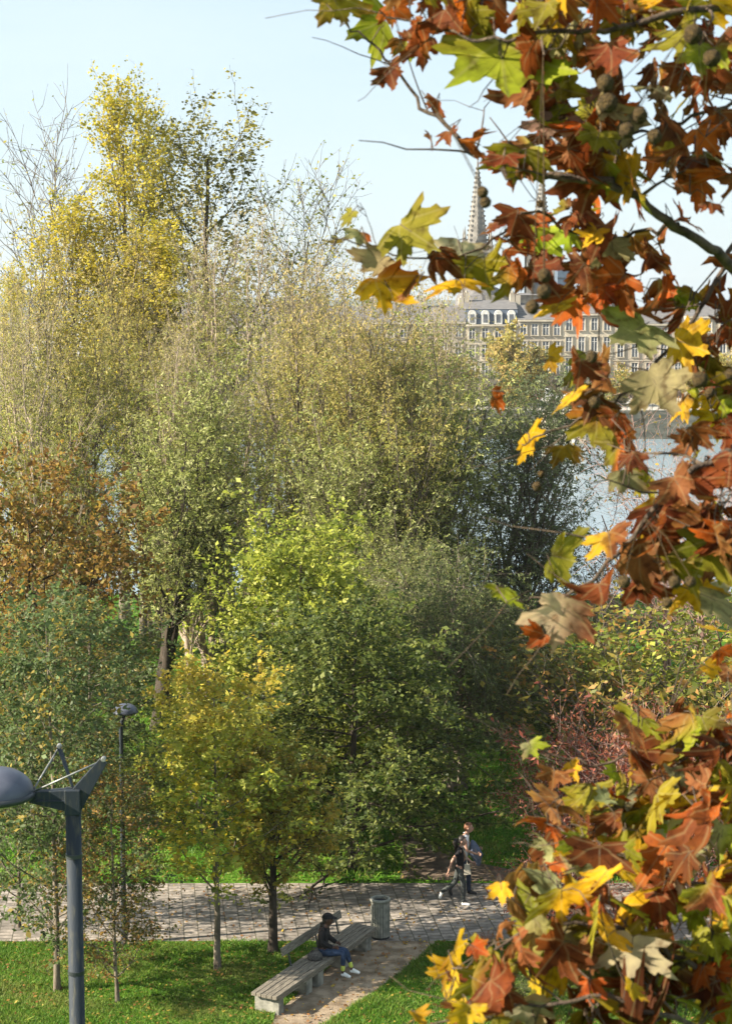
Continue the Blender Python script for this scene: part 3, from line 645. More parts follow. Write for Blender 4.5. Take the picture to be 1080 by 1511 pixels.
dirtpoly = [(p.x, p.y) for p in [GP(*p) for p in [(590, 1296), (598, 1262), (592, 1240), (612, 1233), (655, 1252), (700, 1272), (760, 1284), (900, 1288), (900, 1302), (700, 1300)]]]
grass('lawn_grass', 230000, -9.5, 9, 32.0, 38.1, .11, .0055, 5, [benchpoly, pathpoly], 'bright green grass of the near lawns on both sides of the bench')
grass('far_grass', 120000, -16, 18, 41.8, 62, .14, .012, 6, [dirtpoly, pathpoly], 'green grass under the trees beyond the paved path')
def litter(n, x0, x1, y0, y1, seed):
    rg = np.random.default_rng(seed); p = np.stack([rg.uniform(x0, x1, n), rg.uniform(y0, y1, n), rg.uniform(.02, .07, n)], 1)
    a = rg.uniform(0, 6.28, n); s = rg.uniform(.02, .05, (n, 1)); d = np.stack([np.cos(a), np.sin(a), rg.normal(0, .3, n)], 1) * s; e = np.stack([-np.sin(a), np.cos(a), rg.normal(0, .3, n)], 1) * s * .7
    V = np.stack([p - d, p + e, p + d, p - e], 1).reshape(-1, 3); F = np.arange(n * 4).reshape(-1, 4)
    pal = np.array([(.35, .2, .05), (.22, .11, .04), (.45, .33, .06), (.3, .14, .05)]); C = pal[rg.choice(4, n)]
    return V, F, np.repeat(C, 4, 0)
A_ = litter(4200, -10, 8, 32, 38.1, 7); B_ = litter(1100, -12, 8, 38, 42, 8); C_ = litter(2500, -14, 14, 42, 55, 9)
V = np.concatenate([A_[0], B_[0], C_[0]]); F = np.arange(len(V)).reshape(-1, 4)
tag(np_mesh('fallen_leaves', V, F, M['leaf'], col=np.concatenate([A_[2], B_[2], C_[2]])), 'scattered brown and yellow fallen leaves on grass and paving', 'leaves', None, 'stuff')
# ------------------------------------------------------------------ bench, bin
BA, BB = GP(411, 1501), GP(553, 1398)          # ground line of the bench front
bd = (BB - BA); blen = bd.length; bd.normalize(); bn = Vector((-bd.y, bd.x, 0))     # bn points to the back (left)
brz = math.atan2(bd.y, bd.x)
SH, SW = .45, .62
bench = empty('park_bench', tuple(BA), brz, 'long weathered grey plank bench with low back rail on concrete feet', 'bench')
# local axes: x along the bench, y to the back
def bobj(mb, name, mat, par=bench, **k): return mb.build(name, mat, par, **k)
rnb = random.Random(4)
for k in range(5):
    b = MB(); y = .065 + k * (SW - .02) / 5
    seg = [(0 - .05, blen * .5 - .006), (blen * .5 + .006, blen + .12)]
    for (a, c) in seg: b.box(((a + c) / 2, y, SH - .045 + rnb.uniform(-.004, .004)), (c - a, .105, .07))
    bobj(b, 'seat_plank', M['wood'], bevel=.006)
for (x, w) in ((0.08, .20), (1.25, .24), (1.75, .24), (2.9, .24), (blen - .35, .24)):
    b = MB(); b.box((x + w / 2, SW / 2, (SH - .082) / 2 - .02), (w, SW - .06, SH - .082 + .04)); bobj(b, 'foot', M['concrete'], bevel=.012)
b = MB(); b.box((blen * .5, .045, SH - .11), (blen - .1, .05, .055)); bobj(b, 'seat_frame', M['wood'])
# back rail, leaning back, over the middle of the bench
b = MB(); rr_ = Matrix.Rotation(R(-14), 3, 'X')
b.box((blen * .60, SW + .02, SH + .36), (2.65, .045, .17), rot=rr_); bobj(b, 'back_rail', M['wood'], bevel=.006)
for x in (blen * .60 - 1.05, blen * .60 + .15, blen * .60 + 1.1):
    b = MB(); b.tube([(x, SW - .06, SH - .05), (x, SW - .02, SH + .1), (x, SW + .05, SH + .42)], [.022, .022, .020], 6); bobj(b, 'rail_bracket', M['iron'])

bp_ = GP(561, 1383)
bn_ = empty('litter_bin', tuple(bp_), 0, 'round grey green slatted litter bin at the far end of the bench', 'litter bin')
b = MB(); nsl = 22
for k in range(nsl):
    a = 2 * math.pi * k / nsl; b.box((.205 * math.cos(a), .205 * math.sin(a), .46), (.028, .05, .80), rz=a)
b.build('slats', M['bin'], bn_, bevel=.004)
b = MB(); b.lathe([(.188, .06), (.188, .84), (.17, .84), (.17, .08)], n=32); b.build('liner', M['lampdark'], bn_, smooth=True)
b = MB(); b.lathe([(.19, .0), (.21, .0), (.21, .06), (.19, .06), (.19, 0)], n=32); b.build('base_ring', M['black'], bn_)
b = MB(); b.lathe([(.165, .86), (.165, .905), (.18, .925), (.222, .925), (.235, .905), (.235, .86), (.165, .86)], n=36); b.build('rim', M['bin'], bn_, smooth=True)

# ------------------------------------------------------------------ street lamps
def dome_prof(r, h, n=12):
    return [(r * math.sin(a), h * math.cos(a)) for a in [math.pi / 2 * i / n for i in range(n + 1)]]
def lamp(loc, H, rz, s, label, mast_r):
    t = empty('street_lamp', loc, rz, label, 'street lamp', 'domed street lamps')
    b = MB(); b.tube([(0, 0, -.05), (0, 0, .5), (0, 0, H - .12 * s)], [mast_r * 1.15, mast_r * 1.1, mast_r], 20); b.build('mast', M['lamp'], t, smooth=True)
    b = MB(); b.lathe([(mast_r * 2.0, -.02), (mast_r * 2.0, .03), (mast_r * 1.2, .08), (mast_r * 1.12, .35)], n=20); b.build('base_collar', M['lampdark'], t, smooth=True)
    for zz in (H - .62 * s, H - 1.75 * s): b = MB(); b.lathe([(mast_r * 1.0, zz - .02), (mast_r * 1.09, zz - .018), (mast_r * 1.09, zz + .018), (mast_r * 1.0, zz + .02)], n=24); b.build('mast_band', M['lampdark'], t)
    # head bracket: tapered boxed beam towards -x, two raised arms to the right and back
    b = MB(); hz_ = H
    b.box((0, 0, hz_ - .10 * s), (.15 * s, .15 * s, .24 * s)); b.build('head_block', M['lamp'], t, bevel=.01 * s)
    b = MB(); L = .40 * s
    b.add([(0, -.06 * s, hz_ + .02 * s), (0, .06 * s, hz_ + .02 * s), (0, .06 * s, hz_ - .20 * s), (0, -.06 * s, hz_ - .20 * s),
           (-L, -.04 * s, hz_ + .0 * s), (-L, .04 * s, hz_ + .0 * s), (-L, .04 * s, hz_ - .10 * s), (-L, -.04 * s, hz_ - .10 * s)],
          [(0, 1, 5, 4), (1, 2, 6, 5), (2, 3, 7, 6), (3, 0, 4, 7), (4, 5, 6, 7), (0, 3, 2, 1)])
    b.box((-L * .45, 0, hz_ - .085 * s), (L * .8, .135 * s, .02 * s))
    b.build('beam', M['lamp'], t, bevel=.006 * s)
    for (ex, ey, nm) in ((.29, -.02, 'arm'), (-.17, .50, 'arm')):
        e = Vector((ex * s, ey * s, hz_ + .29 * s)); b = MB()
        b.add([(0, -.035 * s, hz_ + .02 * s), (0, .035 * s, hz_ + .02 * s), (.07 * s, .035 * s, hz_ - .2 * s), (.07 * s, -.035 * s, hz_ - .2 * s),
               tuple(e + Vector((-.03 * s, -.025 * s, .02 * s))), tuple(e + Vector((-.03 * s, .025 * s, .02 * s))), tuple(e + Vector((.03 * s, .025 * s, -.03 * s))), tuple(e + Vector((.03 * s, -.025 * s, -.03 * s)))],
              [(0, 1, 5, 4), (1, 2, 6, 5), (2, 3, 7, 6), (3, 0, 4, 7), (4, 5, 6, 7), (0, 3, 2, 1)])
        a = b.build(nm, M['lamp'], t, bevel=.004 * s)
        b = MB(); b.tube([e + Vector((0, -.035 * s, 0.01)), e + Vector((.0, .035 * s, .01))], .024 * s, 12); b.build('end_cap', M['bolt'], a, bevel=.006 * s)
        b = MB(); tgt = Vector((-.37 * s, (.03 if ey > 0 else -.03) * s, hz_ + .0 * s)); b.tube([e, tgt], .010 * s, 8); b.build('tie_rod', M['bolt'], t, smooth=True)
    # luminaire
    c = Vector((-.38 * s - .34 * s, 0, hz_ + .0 * s))
    b = MB(); b.lathe([(r, z) for r, z in dome_prof(.36 * s, .23 * s)], c=c, n=40); d = b.build('lamp_dome', M['lampdome'], t, smooth=True)
    b = MB(); b.lathe([(.36 * s, .005), (.385 * s, 0), (.385 * s, -.045 * s), (.34 * s, -.065 * s), (.31 * s, -.065 * s)], c=c, n=40); b.build('dome_rim', M['lampdark'], d, smooth=True)
    b = MB(); b.lathe([(.32 * s, -.06 * s), (.26 * s, -.09 * s), (.14 * s, -.11 * s), (0.001, -.15 * s)], c=c, n=32); b.build('diffuser', M['lampglass'], d, smooth=True)
    return t
lp = PT(108, 1166, 16.0)
lamp((lp.x, lp.y, 0), lp.z, R(4), 1.0, 'nearest street lamp with blue grey mast and dome cut by the left edge', .072)
# far lamp: slim mast bending to its dome
fp = GP(184, 1392)
ft = empty('street_lamp', tuple(fp), 0, 'distant street lamp with small round dome among the left trees', 'street lamp', 'domed street lamps')
fh = PT(186, 1050, fp.y).z
b = MB(); b.tube([(0, 0, -.05), (0, 0, .9), (0, 0, fh - .35), (.03, 0, fh - .2), (.10, 0, fh)], [.075, .06, .045, .042, .036], 12); b.build('mast', M['lamp'], ft, smooth=True)
b = MB(); b.lathe([(.10, 0), (.10, .05), (.08, .12), (.078, .8), (.06, .84)], n=14); b.build('base_sleeve', M['lampdark'], ft, smooth=True)
b = MB(); b.lathe(dome_prof(.27, .17), c=(.10, 0, fh + .02), n=28); d = b.build('lamp_dome', M['lampdome'], ft, smooth=True)
b = MB(); b.lathe([(.27, .0), (.285, -.01), (.285, -.035), (.22, -.06), (.10, -.085), (.001, -.09)], c=(.10, 0, fh + .02), n=28); b.build('diffuser', M['lampdark'], d, smooth=True)

# ------------------------------------------------------------------ people
def skin_obj(name, joints, edges, radii, mat, parent=None, sub=2):
    keys = list(joints); me = bpy.data.meshes.new(name)
    me.from_pydata([tuple(joints[k]) for k in keys], [(keys.index(a), keys.index(b)) for a, b in edges], [])
    me.materials.append(mat); o = bpy.data.objects.new(name, me); COL.objects.link(o)
    md = o.modifiers.new('skin', 'SKIN'); md.use_smooth_shade = True
    for i, k in enumerate(keys):
        r = radii[k]; me.skin_vertices[0].data[i].radius = (r if hasattr(r, '__len__') else (r, r))
        me.skin_vertices[0].data[i].use_root = (i == 0)
    sb = o.modifiers.new('sub', 'SUBSURF'); sb.levels = sub; sb.render_levels = sub
    bpy.context.view_layer.update()
    dg = bpy.context.evaluated_depsgraph_get(); nm = bpy.data.meshes.new_from_object(o.evaluated_get(dg))
    o.modifiers.clear(); o.data = nm; nm.name = name
    if not nm.materials: nm.materials.append(mat)
    if parent: o.parent = parent
    return o
def head_into(mb, c, face, r=.105, yaw=0):
    """egg shaped head with nose, chin, ears; face along +x rotated by yaw"""
    Mx = Matrix.Rotation(yaw, 3, 'Z'); n, m = 20, 14; vs = []
    for i in range(m + 1):
        th = math.pi * i / m
        for k in range(n):
            ph = 2 * math.pi * k / n; x = math.sin(th) * math.cos(ph); y = math.sin(th) * math.sin(ph); z = math.cos(th)
            p = Vector((x * r * .98, y * r * .76, z * r * 1.17))
            if z < 0: p.x = p.x * (1 + .18 * z * (1 if x < 0 else .3)) + .012 * (-z); p.y *= (1 + .25 * z)
            if x > .75 and -.35 < z < .22: p.x += .022 * (1 - abs(y) * 3.2 if abs(y) < .3 else 0) * (1 if z < .05 else .4)     # nose
            if x > .6 and .08 < z < .35 and .2 < abs(y) < .55: p.x -= .008                                           # eye hollows
            vs.append(Vector(c) + Mx @ p)
    mb.add(vs, [(i * n + k, i * n + (k + 1) % n, (i + 1) * n + (k + 1) % n, (i + 1) * n + k) for i in range(m) for k in range(n)])
    for s in (-1, 1):
        e = Vector(c) + Mx @ Vector((-.005, s * r * .78, -.005)); mb.box(tuple(e), (.035, .014, .055), rot=Mx)
def hand_joints(J, E, Rr, nm, wrist, d, side, curl=.5):
    """palm + five fingers; d = pointing direction, side = thumb direction"""
    d = Vector(d).normalized(); side = Vector(side); side = (side - d * side.dot(d)).normalized(); nrm = d.cross(side)
    w = Vector(wrist); pk = nm + 'p'; J[pk] = w + d * .05; E.append((nm, pk)); Rr[pk] = (.026, .017)
    for i, L in enumerate((.072, .08, .075, .06)):
        base = w + d * .085 + side * (.027 - i * .018); k1, k2, k3 = nm + 'f%da' % i, nm + 'f%db' % i, nm + 'f%dc' % i
        J[k1] = base; J[k2] = base + (d * (1 - curl * .4) + nrm * curl * .5) * L * .55; J[k3] = J[k2] + (d * (1 - curl) + nrm * curl) * L * .5
        E += [(pk, k1), (k1, k2), (k2, k3)]; Rr[k1] = .010; Rr[k2] = .0088; Rr[k3] = .0072
    t1, t2 = nm + 't1', nm + 't2'; J[t1] = w + d * .05 + side * .038; J[t2] = w + d * .085 + side * .055 + nrm * .01
    E += [(pk, t1), (t1, t2)]; Rr[t1] = .012; Rr[t2] = .0095
def eyes_mouth(mb_e, mb_m, c, yaw, sgn, r=.105):
    Mx = Matrix.Rotation(yaw, 3, 'Z')
    for s in (sgn,): mb_e.lathe([(.0001, .010), (.008, .006), (.010, 0), (.008, -.006), (.0001, -.010)], c=tuple(Vector(c) + Mx @ Vector((r * .87, s * .034, .022))), n=8)
    mb_m.box(tuple(Vector(c) + Mx @ Vector((r * .90, 0, -.052))), (.014, .042, .009), rot=Mx)

def person(loc, rz, sc_, J, label, group, mats, hand_dirs, bare_arms=True, head_yaw=0, sleeve=.5, shoes=None, socks=None, name='person', limb=1.0):
    """J: joints pelvis, waist, chest, neck, head, hipL/R, kneeL/R, ankL/R, toeL/R, shL/R, elL/R, wrL/R (x forward, y left)"""
    J = {k: Vector(v) for k, v in J.items()}
    root = empty(name, loc, rz, label, 'person', group); root.scale = (sc_,) * 3
    Rd = dict(pelvis=(.145, .105), waist=(.125, .095), chest=(.15, .11), neck=(.05, .05), head=(.05, .05), hipL=.085, hipR=.085, kneeL=.056, kneeR=.056,
              ankL=.036, ankR=.036, toeL=.028, toeR=.028, shL=.055, shR=.055, elL=.038, elR=.038, wrL=.025, wrR=.025)
    Rd = {k: (tuple(x * limb for x in v) if hasattr(v, '__len__') else v * limb) for k, v in Rd.items()}
    E = [('pelvis', 'waist'), ('waist', 'chest'), ('chest', 'neck'), ('neck', 'head')]
    for s in 'LR': E += [('pelvis', 'hip' + s), ('hip' + s, 'knee' + s), ('knee' + s, 'ank' + s), ('ank' + s, 'toe' + s), ('chest', 'sh' + s), ('sh' + s, 'el' + s), ('el' + s, 'wr' + s)]
    B = {k: v.copy() for k, v in J.items()}; B['head'] = J['head'] - Vector((0, 0, .05)); EB = list(E); RB = dict(Rd)
    for s in 'LR':
        if hand_dirs.get(s): hand_joints(B, EB, RB, 'wr' + s, J['wr' + s], hand_dirs[s][0], hand_dirs[s][1], hand_dirs[s][2])
    body = skin_obj('body', B, EB, RB, mats['skin'], root, 2)
    hm = MB(); head_into(hm, J['head'], 1, yaw=head_yaw)
    # merge the head into the continuous body mesh
    n0 = len(body.data.vertices); V = [tuple(v.co) for v in body.data.vertices] + hm.v
    F = [tuple(p.vertices) for p in body.data.polygons] + [tuple(i + n0 for i in f) for f in hm.f]
    me = bpy.data.meshes.new('body'); me.from_pydata(V, [], F); me.materials.append(mats['skin']); me.polygons.foreach_set('use_smooth', [True] * len(F)); body.data = me
    e2 = MB()
    for sgn in (-1, 1): e1 = MB(); eyes_mouth(e1, e2 if sgn > 0 else MB(), J['head'], head_yaw, sgn); e1.build('eye', M['cloth_black'], root, smooth=True)
    e2.build('mouth', mats.get('lip', mats['skin']), root)
    def cloth(nm, keys, edges, add, mat, ends=None, scale=1.0):
        j = {k: J[k].copy() for k in keys}
        if ends:
            for k, v in ends.items(): j[k] = Vector(v)
        r = {k: (tuple(x * scale + add for x in Rd[k]) if hasattr(Rd.get(k), '__len__') else (Rd.get(k, .05) * scale + add)) for k in j}
        return skin_obj(nm, j, edges, r, mat, root, 2)
    # trousers
    ke = ['pelvis']; ee = []; en = {}
    for s in 'LR':
        ke += ['hip' + s, 'knee' + s, 'ank' + s]; ee += [('pelvis', 'hip' + s), ('hip' + s, 'knee' + s), ('knee' + s, 'ank' + s)]
        en['ank' + s] = J['ank' + s].lerp(J['knee' + s], -.06 if not socks else .36)
    ke.append('waist'); ee.append(('pelvis', 'waist')); en['waist'] = J['pelvis'].lerp(J['waist'], .45)
    cloth('trousers', ke, ee, .016, mats['trousers'], en)
    ks = ['waist', 'pelvis', 'chest']; es = [('pelvis', 'waist'), ('waist', 'chest')]; en = {'pelvis': J['pelvis'].lerp(J['waist'], -.7)}
    for s in 'LR':
        ks += ['sh' + s, 'el' + s]; es += [('chest', 'sh' + s), ('sh' + s, 'el' + s)]
        en['el' + s] = J['sh' + s].lerp(J['el' + s], sleeve) if bare_arms else J['el' + s]
        if not bare_arms: ks.append('wr' + s); es.append(('el' + s, 'wr' + s))
    if not bare_arms: pass
    ks.append('neck'); es.append(('chest', 'neck')); en['neck'] = J['chest'].lerp(J['neck'], .62)
    cloth('jacket' if not bare_arms else 'shirt', ks, es, .026, mats['top'], en)
    for s in 'LR':
        a, t = J['ank' + s], J['toe' + s]; d = (t - a); dh = d.normalized(); heel = a + Vector((0, 0, -.035)) - Vector((dh.x, dh.y, 0)) * .045
        j = {'h': heel, 'm': a.lerp(t, .55) + Vector((0, 0, -.012)), 't': t + dh * .035, 'a': a + Vector((0, 0, .005))}
        skin_obj('shoe', j, [('m', 'h'), ('m', 't'), ('m', 'a')], {'h': (.042, .04), 'm': (.05, .043), 't': (.04, .03), 'a': (.044, .044)}, mats['shoe'], root, 2)
        if socks:
            j = {'a': a + Vector((0, 0, .03)), 'b': a.lerp(J['knee' + s], .45)}
            skin_obj('sock', j, [('a', 'b')], {'a': .045, 'b': .052}, socks, root, 2)
    return root, J
def hair_cap(c, mat, parent, r=.110, back=.6, extra=None, yaw=0, name='hair'):
    """hair shell over the top and back of the head"""
    c = Vector(c); b = MB(); n, m = 20, 10; vs = []
    for i in range(m + 1):
        for k in range(n):
            ph = 2 * math.pi * k / n + yaw; cx = math.cos(ph - yaw)
            lim = math.pi * (.30 if cx > .5 else .36 + (.5 - cx) * .16 if cx > -.3 else .62)
            th = lim * i / m
            vs.append(c + Vector((math.sin(th) * math.cos(ph) * r * 1.02 - .006 * math.cos(yaw), math.sin(th) * math.sin(ph) * r * .84, math.cos(th) * r * 1.2 + .004)))
    b.add(vs, [(i * n + k, i * n + (k + 1) % n, (i + 1) * n + (k + 1) % n, (i + 1) * n + k) for i in range(m) for k in range(n)])
    if extra: b.tube(extra[0], extra[1], 10)
    return b.build(name, mat, parent, smooth=True)

PG = 'people walking on the paved path'
# woman in black tee, striding to the right
Jw = dict(pelvis=(0, 0, .93), waist=(.005, 0, 1.08), chest=(.02, 0, 1.27), neck=(.035, 0, 1.42), head=(.065, 0, 1.555),
    hipL=(0, .085, .88), hipR=(.01, -.085, .88), kneeR=(.115, -.08, .50), ankR=(.10, -.08, .085), toeR=(.24, -.085, .035),
    kneeL=(-.10, .085, .50), ankL=(-.42, .085, .27), toeL=(-.46, .085, .13),
    shL=(.02, .165, 1.36), shR=(.01, -.165, 1.36), elR=(-.16, -.20, 1.12), wrR=(-.235, -.20, .88), elL=(.13, .19, 1.12), wrL=(.28, .16, 1.00))
wp = GP(677, 1334)
w, Jv = person(tuple(wp), R(-6), 1.0, Jw, 'woman in black t-shirt and grey jeans with white sneakers striding on the paved path', PG,
    dict(skin=M['skin'], trousers=M['cloth_grey'], top=M['cloth_black'], shoe=M['shoe_white'], lip=M['red']),
    dict(L=((1, -.1, -.4), (0, -.3, 1), .8), R=((-.3, 0, -1), (1, 0, 0), .45)), sleeve=.55, limb=.93)
hair_cap(Jv['head'], M['hair_black'], w, extra=([(-.07, 0, 1.60), (-.10, -.01, 1.52), (-.085, -.02, 1.42), (-.075, -.03, 1.28)], [.06, .065, .055, .02]))
# shoulder bag hanging on her front
hb = MB(); hb.tube([(.06, -.05, 1.44), (.16, -.08, 1.25), (.20, -.13, 1.02)], .012, 6)
hb.add([(.13, -.19, 1.04), (.25, -.19, 1.04), (.29, -.20, .80), (.12, -.20, .78), (.13, -.13, 1.04), (.25, -.13, 1.04), (.29, -.12, .80), (.12, -.12, .78)], [(0, 3, 2, 1), (4, 5, 6, 7), (0, 1, 5, 4), (1, 2, 6, 5), (2, 3, 7, 6), (3, 0, 4, 7)]); hbo = hb.build('handbag', M['stone'], None, bevel=.02); hbo.location = tuple(wp); hbo.rotation_euler = (0, 0, R(-6))
tag(hbo, 'small white bag with strap carried in front of the black t-shirt', 'bag')
# man beyond her: pale shirt, slate jacket over a dark bag on his far side
Jm = dict(pelvis=(0, 0, .97), waist=(.01, 0, 1.13), chest=(.04, 0, 1.34), neck=(.07, 0, 1.51), head=(.12, 0, 1.655),
    hipL=(0, .095, .92), hipR=(0, -.095, .92), kneeL=(.12, .09, .52), ankL=(.13, .09, .09), toeL=(.29, .09, .035),
    kneeR=(-.10, -.09, .54), ankR=(-.32, -.09, .18), toeR=(-.27, -.09, .05),
    shL=(.05, .19, 1.44), shR=(.03, -.19, 1.44), elR=(.10, -.235, 1.17), wrR=(.30, -.16, 1.08), elL=(.12, .24, 1.18), wrL=(.34, .18, 1.12))
mp_ = GP(683, 1321)
m_, Jv = person(tuple(mp_), R(-6), 1.02, Jm, 'man with ginger hair in white shirt and dark trousers walking beyond the woman', PG,
    dict(skin=M['skin'], trousers=M['cloth_navy'], top=M['cloth_white'], shoe=M['black'], lip=M['red']),
    dict(L=((1, -.3, 0), (0, 0, 1), .9), R=((1, .2, -.2), (0, 0, 1), .9)), sleeve=.5)
hair_cap(Jv['head'], M['hair_ginger'], m_)
bk = MB(); bk.lathe([(.01, 1.40), (.06, 1.36), (.11, 1.24), (.16, 1.12), (.17, 1.04), (.12, .95), (.09, .84), (.03, .76), (.001, .75)], c=(.0, -.02, 0), n=18)
bk.v = [(x + .24 + .25 * (1.3 - z) + .012 * math.sin(z * 40 + x * 30), y, z) for x, y, z in bk.v]
bo = bk.build('carried_jacket', M['cloth_slate'], None, smooth=True); bo.location = tuple(mp_); bo.rotation_euler = (0, 0, R(-6)); bo.scale = (1, .9, 1)
tag(bo, 'slate blue jacket bundled in front of the ginger haired man', 'jacket')
# seated person on the bench, knees towards the path
t_ = 2.45
sp_ = BA + bd * t_ + bn * .30
Js = dict(pelvis=(0, 0, .56), waist=(-.02, 0, .72), chest=(.03, 0, .93), neck=(.07, 0, 1.09), head=(.115, 0, 1.22),
    hipL=(.05, .09, .54), hipR=(.05, -.09, .54), kneeR=(.47, -.07, .55), ankR=(.45, -.06, .10), toeR=(.60, -.07, .04),
    kneeL=(.50, .06, .56), ankL=(.62, .06, .15), toeL=(.77, .05, .10),
    shL=(.03, .18, 1.02), shR=(.02, -.18, 1.02), elR=(.04, -.23, .78), wrR=(.26, -.15, .68), elL=(.06, .23, .78), wrL=(.28, .12, .69))
s_, Jv = person((sp_.x, sp_.y, -.02), R(-12), 1.0, Js, 'person in black jacket, black cap and blue jeans sitting on the plank bench', None,
    dict(skin=M['skin_dark'], trousers=M['cloth_blue'], top=M['cloth_black'], shoe=M['shoe_white']),
    dict(L=((1, -.4, -.1), (0, 0, 1), .8), R=((1, .3, -.1), (0, 0, 1), .8)), bare_arms=False, socks=M['sock'])
hair_cap(Jv['head'], M['hair_black'], s_, extra=([(.06, 0, 1.20), (.02, 0, 1.12), (-.01, 0, 1.03)], [.07, .075, .05]))
c = Vector(Jv['head']); b = MB()
b.lathe([(.124 * math.sin(a), .10 * math.cos(a)) for a in [math.pi / 2 * i / 7 for i in range(8)]], c=tuple(c + Vector((-.002, 0, .055))), n=22)
b.add([tuple(c + Vector(v)) for v in [(.07, -.085, .066), (.15, -.07, .060), (.20, -.03, .052), (.205, .0, .05), (.20, .03, .052), (.15, .07, .060), (.07, .085, .066),
      (.07, -.085, .054), (.15, -.07, .048), (.20, -.03, .040), (.205, .0, .038), (.20, .03, .040), (.15, .07, .048), (.07, .085, .054)]],
      [(0, 1, 2, 3, 4, 5, 6), (13, 12, 11, 10, 9, 8, 7)] + [(i, i + 7, i + 8, i + 1) for i in range(6)])
b.build('cap', M['cloth_black'], s_, smooth=False)
b = MB(); bgp = BA + bd * (t_ - .34) + bn * .30
b.lathe([(.001, .20), (.08, .19), (.14, .13), (.165, .05), (.15, 0), (.001, 0)], c=(0, 0, 0), n=18)
b.tube([(-.09, 0, .15), (-.05, 0, .25), (.05, 0, .25), (.09, 0, .15)], .012, 6)
bg_ = b.build('shoulder_bag', M['bag'], None, smooth=True); bg_.location = (bgp.x, bgp.y, SH - .01); bg_.scale = (1, .75, 1)
tag(bg_, 'dark speckled shoulder bag lying on the bench beside the seated person', 'bag')

